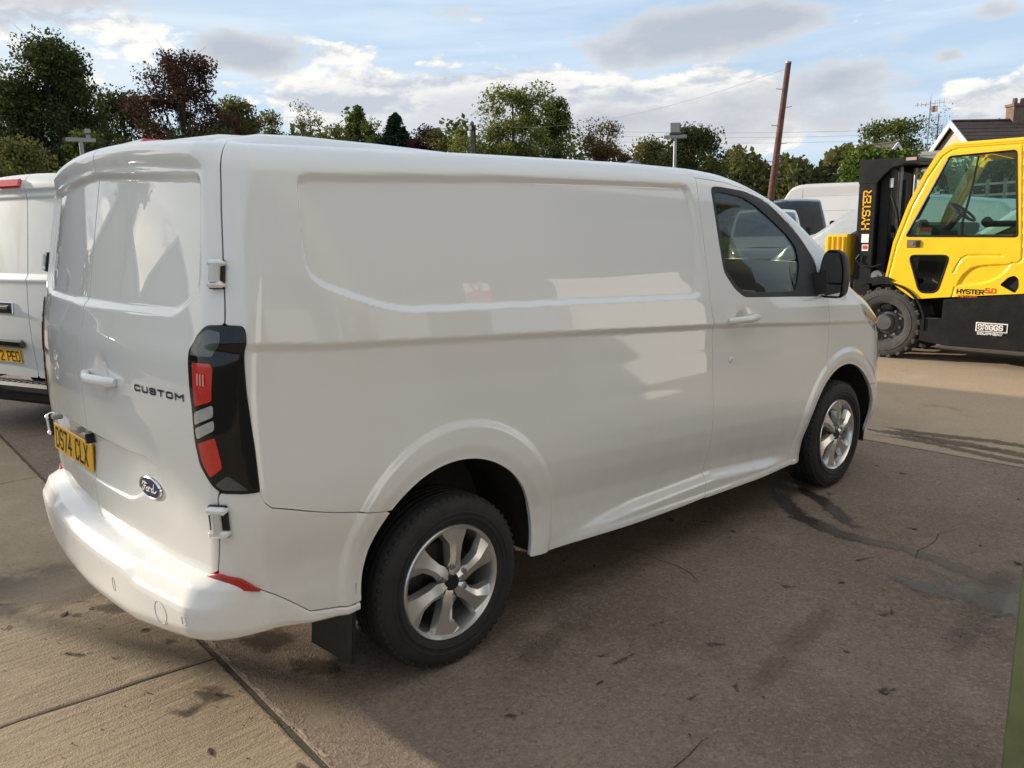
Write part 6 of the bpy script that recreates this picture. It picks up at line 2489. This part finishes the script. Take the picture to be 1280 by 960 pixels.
def house(name, label, apex, rdir, L_, hw, drop, wall, roof, chim=None, courses=14):
    """gabled house: gable apex point, ridge direction (deg), length, half width, drop from ridge to eaves"""
    a = R(rdir)
    root = thing(name, label, 'house', (apex.x, apex.y, -.05), a)
    H_ = apex.z + .05
    m = MB()
    ez = H_ - drop
    k = .92
    V = [(.25, -hw * k, 0), (L_ - .25, -hw * k, 0), (L_ - .25, hw * k, 0), (.25, hw * k, 0), (.25, -hw * k, ez + drop * (1 - k)), (L_ - .25, -hw * k, ez + drop * (1 - k)), (L_ - .25, hw * k, ez + drop * (1 - k)), (.25, hw * k, ez + drop * (1 - k)), (.25, 0, H_ - .12), (L_ - .25, 0, H_ - .12)]
    F = [(0, 1, 5, 4), (2, 3, 7, 6), (0, 4, 8, 7, 3), (1, 2, 6, 9, 5)]
    m.add(V, F)
    m.build('wall', wall, root, smooth=0)
    m = MB()
    for sg in (-1, 1):
        for c in range(courses):
            f0, f1 = c / courses, (c + 1) / courses
            y0, y1 = sg * hw * f0, sg * hw * (f1 + .02)
            z0, z1 = H_ - drop * f0 + .015, H_ - drop * (f1 + .02) + .055
            m.add([(0, y0, z0), (L_, y0, z0), (L_, y1, z1), (0, y1, z1), (0, y1, z1 - .05), (L_, y1, z1 - .05)], [(0, 1, 2, 3), (3, 2, 5, 4)])
    m.box((L_ / 2, 0, H_ + .03), (L_, .22, .10), .03)
    rf = m.build('roof', roof, root, smooth=0)
    for sg in (-1, 1):
        for x0 in (-.06, L_ - .0):
            m = MB()
            m.add([(x0, 0, H_ + .05), (x0, sg * hw, H_ - drop + .05), (x0, sg * hw, H_ - drop - .20), (x0, 0, H_ - .22), (x0 + .06, 0, H_ + .05), (x0 + .06, sg * hw, H_ - drop + .05), (x0 + .06, sg * hw, H_ - drop - .20), (x0 + .06, 0, H_ - .22)],
                  [(0, 1, 2, 3), (4, 7, 6, 5), (0, 4, 5, 1), (1, 5, 6, 2), (2, 6, 7, 3)])
            m.build('bargeboard', BARGE, root, smooth=0)
    m = MB()
    m.box((.22, 0, max(1.2, ez * .45)), (.10, 1.2, 1.1))
    wn = m.build('window', BARGE, root, smooth=0)
    m = MB()
    m.box((.165, 0, max(1.2, ez * .45)), (.02, 1.04, .94))
    m.build('pane', DGLASS, wn, smooth=0)
    if chim:
        m = MB()
        m.box((chim, 0, H_ + .20), (.75, .62, 1.0))
        m.box((chim, 0, H_ + .68), (.86, .72, .12))
        cb = m.build('chimney', BRICK, rf, smooth=0)
        m = MB()
        for dx in (-.18, .18):
            m.cyl((chim + dx, 0, H_ + .72), (chim + dx, 0, H_ + 1.0), .12, .10, 10)
        m.build('chimney_pots', BRICK, rf)
    return root


h1 = house('bungalow', 'bungalow with brown tiled roof, white bargeboards and brick chimney behind the forklift', far_pt(1189, 152, 45), -42, 12, 3.7, 2.6, RENDER, ROOFT, chim=3.1)
house('bungalow', 'small grey gabled bungalow roof behind the hedge', far_pt(1122, 178, 60), 78, 3.0, 1.8, 1.6, GREYR, ROOFG)
m = MB()
p = far_pt(1170, 186, 41)
m.box((0, 0, 2.2), (1.6, 1.0, 4.6), .02)
for k in range(18):
    m.box((-.81, 0, .3 + k * .24), (.03, .98, .10), .01)
o = m.build('clad_extension', principled('grey cladding', (.36, .35, .33), .7, vary=.08), h1, smooth=0)
o.matrix_parent_inverse = h1.matrix_basis.inverted()
o.location = (p.x, p.y, 0)
o.rotation_euler = (0, 0, R(8))
mb = p

# aerial
p = far_pt(1163, 132, 56)
ar = thing('tv_aerial', 'thin television aerial on a tall mast beside the bare tree', 'aerial', (p.x, p.y, 0))
m = MB()
m.cyl((0, 0, 0), (0, 0, p.z + .3), .045, .03, 6)
m.build('mast', STEEL, ar)
m = MB()
for zz, L_ in ((p.z + .1, 1.5), (p.z - .7, 1.1)):
    m.box((0, 0, zz), (.03, L_, .03))
    for k in range(7):
        m.box((0, -L_ / 2 + L_ * k / 6, zz), (.02, .02, .42 - .03 * k))
m.box((.1, -.2, p.z - .2), (.03, .35, .35))
m.build('antenna', principled('aerial metal', (.35, .22, .2), .5, metal=.3), ar)

# ------------------------------------------------------------------ poles, wires, floodlights
WOOD = principled('tarred pole wood', (.135, .062, .045), .85, vary=.3, vscale=5, bump=.4, bscale=40, bdist=.01)
GREYW = principled('weathered pole wood', (.12, .11, .10), .9, vary=.3, vscale=5)
GALV = principled('galvanised steel', (.27, .27, .26), .5, metal=.5, vary=.1)
WIRE = principled('cable black', (.02, .02, .022), .6)
top = far_pt(985.5, 79, 32)
bot = far_pt(965, 235, 32)
d_ = (top - bot) / (top.z - bot.z)
base = bot - d_ * bot.z
p1 = thing('telegraph_pole', 'leaning red brown wooden telegraph pole right of the van, standing alone against the sky', 'pole', (base.x, base.y, -.05))
m = MB()
m.tube([Vector((0, 0, 0)), d_ * (top.z * .5), d_ * (top.z + .05)], [.140, .122, .098], 12)
m.build('shaft', WOOD, p1, smooth=50)
m = MB()
for k in range(7):
    z = 2.6 + k * .62
    sg = 1 if k % 2 else -1
    c = d_ * z
    m.cyl(c + Vector((.05 * sg, -.08 * sg, 0)), c + Vector((.20 * sg, -.24 * sg, .02)), .014, n=5)
m.build('step_irons', STEEL, p1)
m = MB()
m.cyl(d_ * (top.z + .05), d_ * (top.z + .10), .104, n=12)
m.build('pole_cap', GALV, p1)

q = far_pt(590, 153, 50)
p2 = thing('telegraph_pole', 'short grey telegraph pole left of the big central tree', 'pole', (q.x, q.y, -.05))
m = MB()
m.cyl((0, 0, 0), (0, 0, q.z + .05), .15, .12, 10)
m.build('shaft', GREYW, p2)
m = MB()
m.box((0, 0, q.z - .25), (.34, .34, .30), .03)
m.cyl((0, 0, q.z - .1), (0, 0, q.z + .12), .05, n=8)
m.box((.18, .0, q.z - .9), (.12, .12, 1.2), .02)
m.build('cable_box', BLACKP, p2)

q3 = far_pt(316, 146, 52)
p3 = thing('telegraph_pole', 'thin far pole with crossarms right of the left-hand trees', 'pole', (q3.x, q3.y, -.05))
m = MB()
m.cyl((0, 0, 0), (0, 0, q3.z + .05), .09, .08, 8)
m.build('shaft', GREYW, p3)
m = MB()
for k in range(3):
    m.box((0, 0, q3.z - .3 - k * .5), (.5, .35, .08))
m.build('crossarm', GREYW, p3)


def wire(a, b, sag, label, r=.016, n=22):
    pts = []
    for k in range(n + 1):
        f = k / n
        v = a.lerp(b, f)
        pts.append(v - Vector((0, 0, sag * 4 * f * (1 - f))))
    m = MB()
    m.tube(pts, r, 4, False)
    o = m.build('overhead_wire', WIRE, None)
    tag(o, label, 'wire', 'overhead wires')


wire(far_pt(590, 156, 50), far_pt(1230, 178, 62), 2.4, 'upper of the two dark wires running right from the short pole', .02)
wire(far_pt(590, 160, 50), far_pt(1230, 188, 62), 2.4, 'lower of the two dark wires running right from the short pole', .022)
wire(far_pt(590, 155, 50), far_pt(-80, 168, 45), .9, 'dark wire running left from the short pole', .018)
wire(far_pt(985, 85, 32), far_pt(600, 156, 50), .8, 'faint wire dropping left from the leaning pole top', .0045)
for k, yy in enumerate((154, 160, 167)):
    wire(far_pt(640, yy + 5, 78), far_pt(1250, yy + 1, 80), .6, ['highest of the three thin far wires', 'middle of the three thin far wires', 'lowest of the three thin far wires'][k], .010)
for k, yy in enumerate((185, 201)):
    wire(far_pt(-60, yy - 4, 29), far_pt(300, yy - 4, 34), .15, ['thin wire across the left trees, upper one', 'thin wire across the left trees, lower one'][k], .008)


def floodlight(px, yb, yl, d, wpx, lamp, label, face):
    b = far_pt(px, yb, d)
    root = thing('floodlight', label, 'floodlight', (b.x, b.y, -.05), face)
    z = b.z + .05
    k = d / 1100
    m = MB()
    m.cyl((0, 0, 0), (0, 0, z), .055, .05, 10)
    m.build('post', GALV, root)
    m = MB()
    m.box((0, 0, z), (.10, wpx * k, .10), .01)
    m.build('crossbar', GALV, root)
    m = MB()
    Mh = Matrix.Translation((0, lamp[0] * k, z + (yb - yl) * k)) @ Matrix.Rotation(R(18), 4, 'Y')
    m.box((.03, 0, 0), (.16, lamp[1] * k, lamp[2] * k), .03, Mh)
    hd = m.build('lamp_head', principled('lamp casing', (.10, .10, .105), .5), root)
    m = MB()
    m.box((-.056, 0, 0), (.012, lamp[1] * k * .8, lamp[2] * k * .78), .004, Mh)
    m.build('lamp_glass', principled('lamp glass', (.22, .22, .20), .2, coat=.5), hd)
    m = MB()
    m.box((0, lamp[0] * k, z + .10), (.05, .10, .16), .01)
    m.build('bracket', GALV, root)


floodlight(844, 171, 161, 26, 29, (.5, 14, 15), 'floodlight on a post with a crossbar above the van roof, right of centre', R(36))
floodlight(101, 175, 166, 24, 31, (-8, 7, 6), 'small floodlight on a crossbar post against the dark left trees', R(74))

m = MB()
V = []
for k in range(9):
    px = 820 + 35 * k
    for d, z in ((44, .0), (58, 1.3), (72, 2.6), (86, 2.9)):
        p = far_pt(px, 250, d)
        V.append((p.x, p.y, z + .15 * math.sin(k * 1.7 + d)))
F = [(k * 4 + j, k * 4 + j + 1, k * 4 + 5 + j, k * 4 + 4 + j) for k in range(8) for j in range(3)]
m.add(V, F)
tag(m.build('field', principled('sunlit meadow', (.13, .17, .045), .95, vary=.35, vscale=.5, bump=.5, bscale=5, bdist=.1), None, smooth=60), kind='structure')

# grass bank and rail fence seen through the cab glass
m = MB()
V = []
for k in range(7):
    p = far_pt(1060 + 55 * k, 250, 36)
    q = far_pt(1060 + 55 * k, 250, 41)
    V += [(p.x, p.y, 0.0), (q.x, q.y, 1.7 + .2 * math.sin(k)), (q.x + 12, q.y + 2, 1.6)]
F = []
for k in range(6):
    for j in range(2):
        F.append((k * 3 + j, k * 3 + j + 1, k * 3 + 4 + j, k * 3 + 3 + j))
m.add(V, F)
bk = m.build('grass_bank', principled('bank grass', (.07, .095, .03), .95, vary=.4, vscale=.8, bump=.6, bscale=6, bdist=.1), None, smooth=60)
tag(bk, kind='structure')
a_, b_ = far_pt(1215, 236, 32), far_pt(1330, 238, 29)
fn_ = thing('rail_fence', 'weathered wooden rail fence seen through the cab glass', 'fence', (a_.x, a_.y, 0))
dv_ = Vector((b_.x - a_.x, b_.y - a_.y, 0))
for k in range(6):
    m = MB()
    c = dv_ * (k / 5)
    m.box((c.x, c.y, 1.45), (.12, .12, 2.9), .01)
    m.build('post', GREYW, fn_, smooth=0)
for zz in (2.05, 2.4, 2.75):
    m = MB()
    m.tube([Vector((0, 0, zz)), dv_ + Vector((0, 0, zz))], .05, 4)
    m.build('rail', GREYW, fn_, smooth=0)

# ------------------------------------------------------------------ the workshop the photographer stands beside
m = MB()
m.box((1.695, -2.728, 1.55), (.13, .13, 3.2), .006)
o = m.build('door_post', GREENP, None)
tag(o, 'green painted steel post cut off by the lower right edge of the frame', 'post')
ws = thing('workshop', 'long grey clad workshop mirrored in the side of the large white van', 'building', (2.8, -4.6, -.05))
m = MB()
m.box((-1.85, 0, 1.30), (1.7, .2, 2.60))
m.build('block_wall', principled('pale block wall', (.78, .78, .78), .85, vary=.08, vscale=1.5), ws, smooth=0)
m = MB()
m.box((3.8, 0, 1.30), (2.4, .2, 2.60))
m.build('block_wall', principled('pale block wall', (.78, .78, .78), .85), ws, smooth=0)
m = MB()
m.box((.80, 0, 3.20), (12.0, .2, 1.20))
m.box((-3.95, 0, 1.30), (2.5, .2, 2.60))
m.box((5.9, 0, 1.30), (1.8, .2, 2.60))
m.box((.8, 0, 2.34), (3.6, .2, .52))
m.build('upper_wall', principled('dark cladding', (.055, .058, .052), .8, vary=.1, vscale=1.5), ws, smooth=0)
m = MB()
m.box((.05, -.9, 1.4), (.05, 1.8, 2.8))
m.box((1.6, -2.2, 1.4), (3.6, .05, 2.8))
m.build('inner_wall', principled('inside wall', (.10, .095, .09), .9), ws, smooth=0)
m = MB()
m.box((.80, -3.0, 3.95), (12.4, 7.0, .12), .02)
m.build('roof', principled('workshop roof', (.14, .14, .145), .7), ws, smooth=0)
m = MB()
m.box((.05, .03, 1.05), (1.50, .05, 2.08), .01)
wd = m.build('door', principled('grey door', (.36, .36, .35), .5, vary=.05), ws)
m = MB()
m.box((1.18, .03, 1.03), (.74, .05, 2.04), .01)
m.build('door', principled('dark door leaf', (.05, .055, .05), .6), ws)
m = MB()
m.box((.62, .09, 1.2), (.04, .06, .3), .01)
m.build('handle', STEEL, wd)


def sign(x, y, z, w, h, label):
    root = thing('no_smoking_sign', label, 'sign', (x, y, z))
    m = MB()
    m.box((0, .0, 0), (w, .006, h))
    bd = m.build('board', WHITEINK, root, smooth=0)
    m = MB()
    m.box((0, .005, -h * .24), (w * .96, .004, h * .48))
    m.build('red_band', REDINK, root, smooth=0)
    pts = [(w * .22 * math.cos(2 * math.pi * k / 24), .006, h * .26 + w * .22 * math.sin(2 * math.pi * k / 24)) for k in range(25)]
    m = MB()
    m.tube(pts, .012, 5, False)
    m.cyl((-w * .15, .006, h * .26 + w * .15), (w * .15, .006, h * .26 - w * .15), .010, n=5)
    m.build('red_ring', REDINK, root)
    m = MB()
    m.box((0, .0055, h * .26), (w * .26, .004, .02))
    m.build('cigarette', BLACKINK, root, smooth=0)


sign(4.32, -4.495, 2.21, .32, .30, 'red and white no smoking sign on the dark workshop wall, mirrored in the van side')
sign(1.695, -2.659, 1.43, .19, .19, 'small red and white no smoking sign fixed to the green post')

rb_pts = [(-45, 30, 5.2), (-25, 38, 5.8), (-8, 41, 5.0), (5, 42, 4.6)]
tag(foliage_mass('left_tree_belt', rb_pts, 3, 9000, .34, LF['green'], 9, .12), kind='stuff')
# houses behind the photographer's left, mirrored in the rear doors
house('gabled_house', 'pale gabled house mirrored in the rear doors, nearer one', Vector((-10.5, 25.5, 7.2)), 108, 9, 3.9, 3.4, RENDER, ROOFT)
house('gabled_house', 'pale gabled house mirrored in the rear doors, farther one', Vector((-20.0, 27, 7.6)), 118, 10, 4.4, 3.4, RENDER, ROOFG)

house('gabled_house', 'grey gabled house mirrored in the rear doors, rightmost one in the mirror image', Vector((-3.2, 31, 7.4)), 95, 9, 3.7, 3.3, GREYR, ROOFG)

tree('added_shade_tree', 'unseen small tree added to shade the rear doors of the large white van', -3.80, 8.20, 4.72, .85, 'round', LF['green'], 77, base=.80, clumps=50, leaves=3400, size=.075, cr=.34, trunk=.05)  # tree out of view, added to keep sun off the upper rear doors
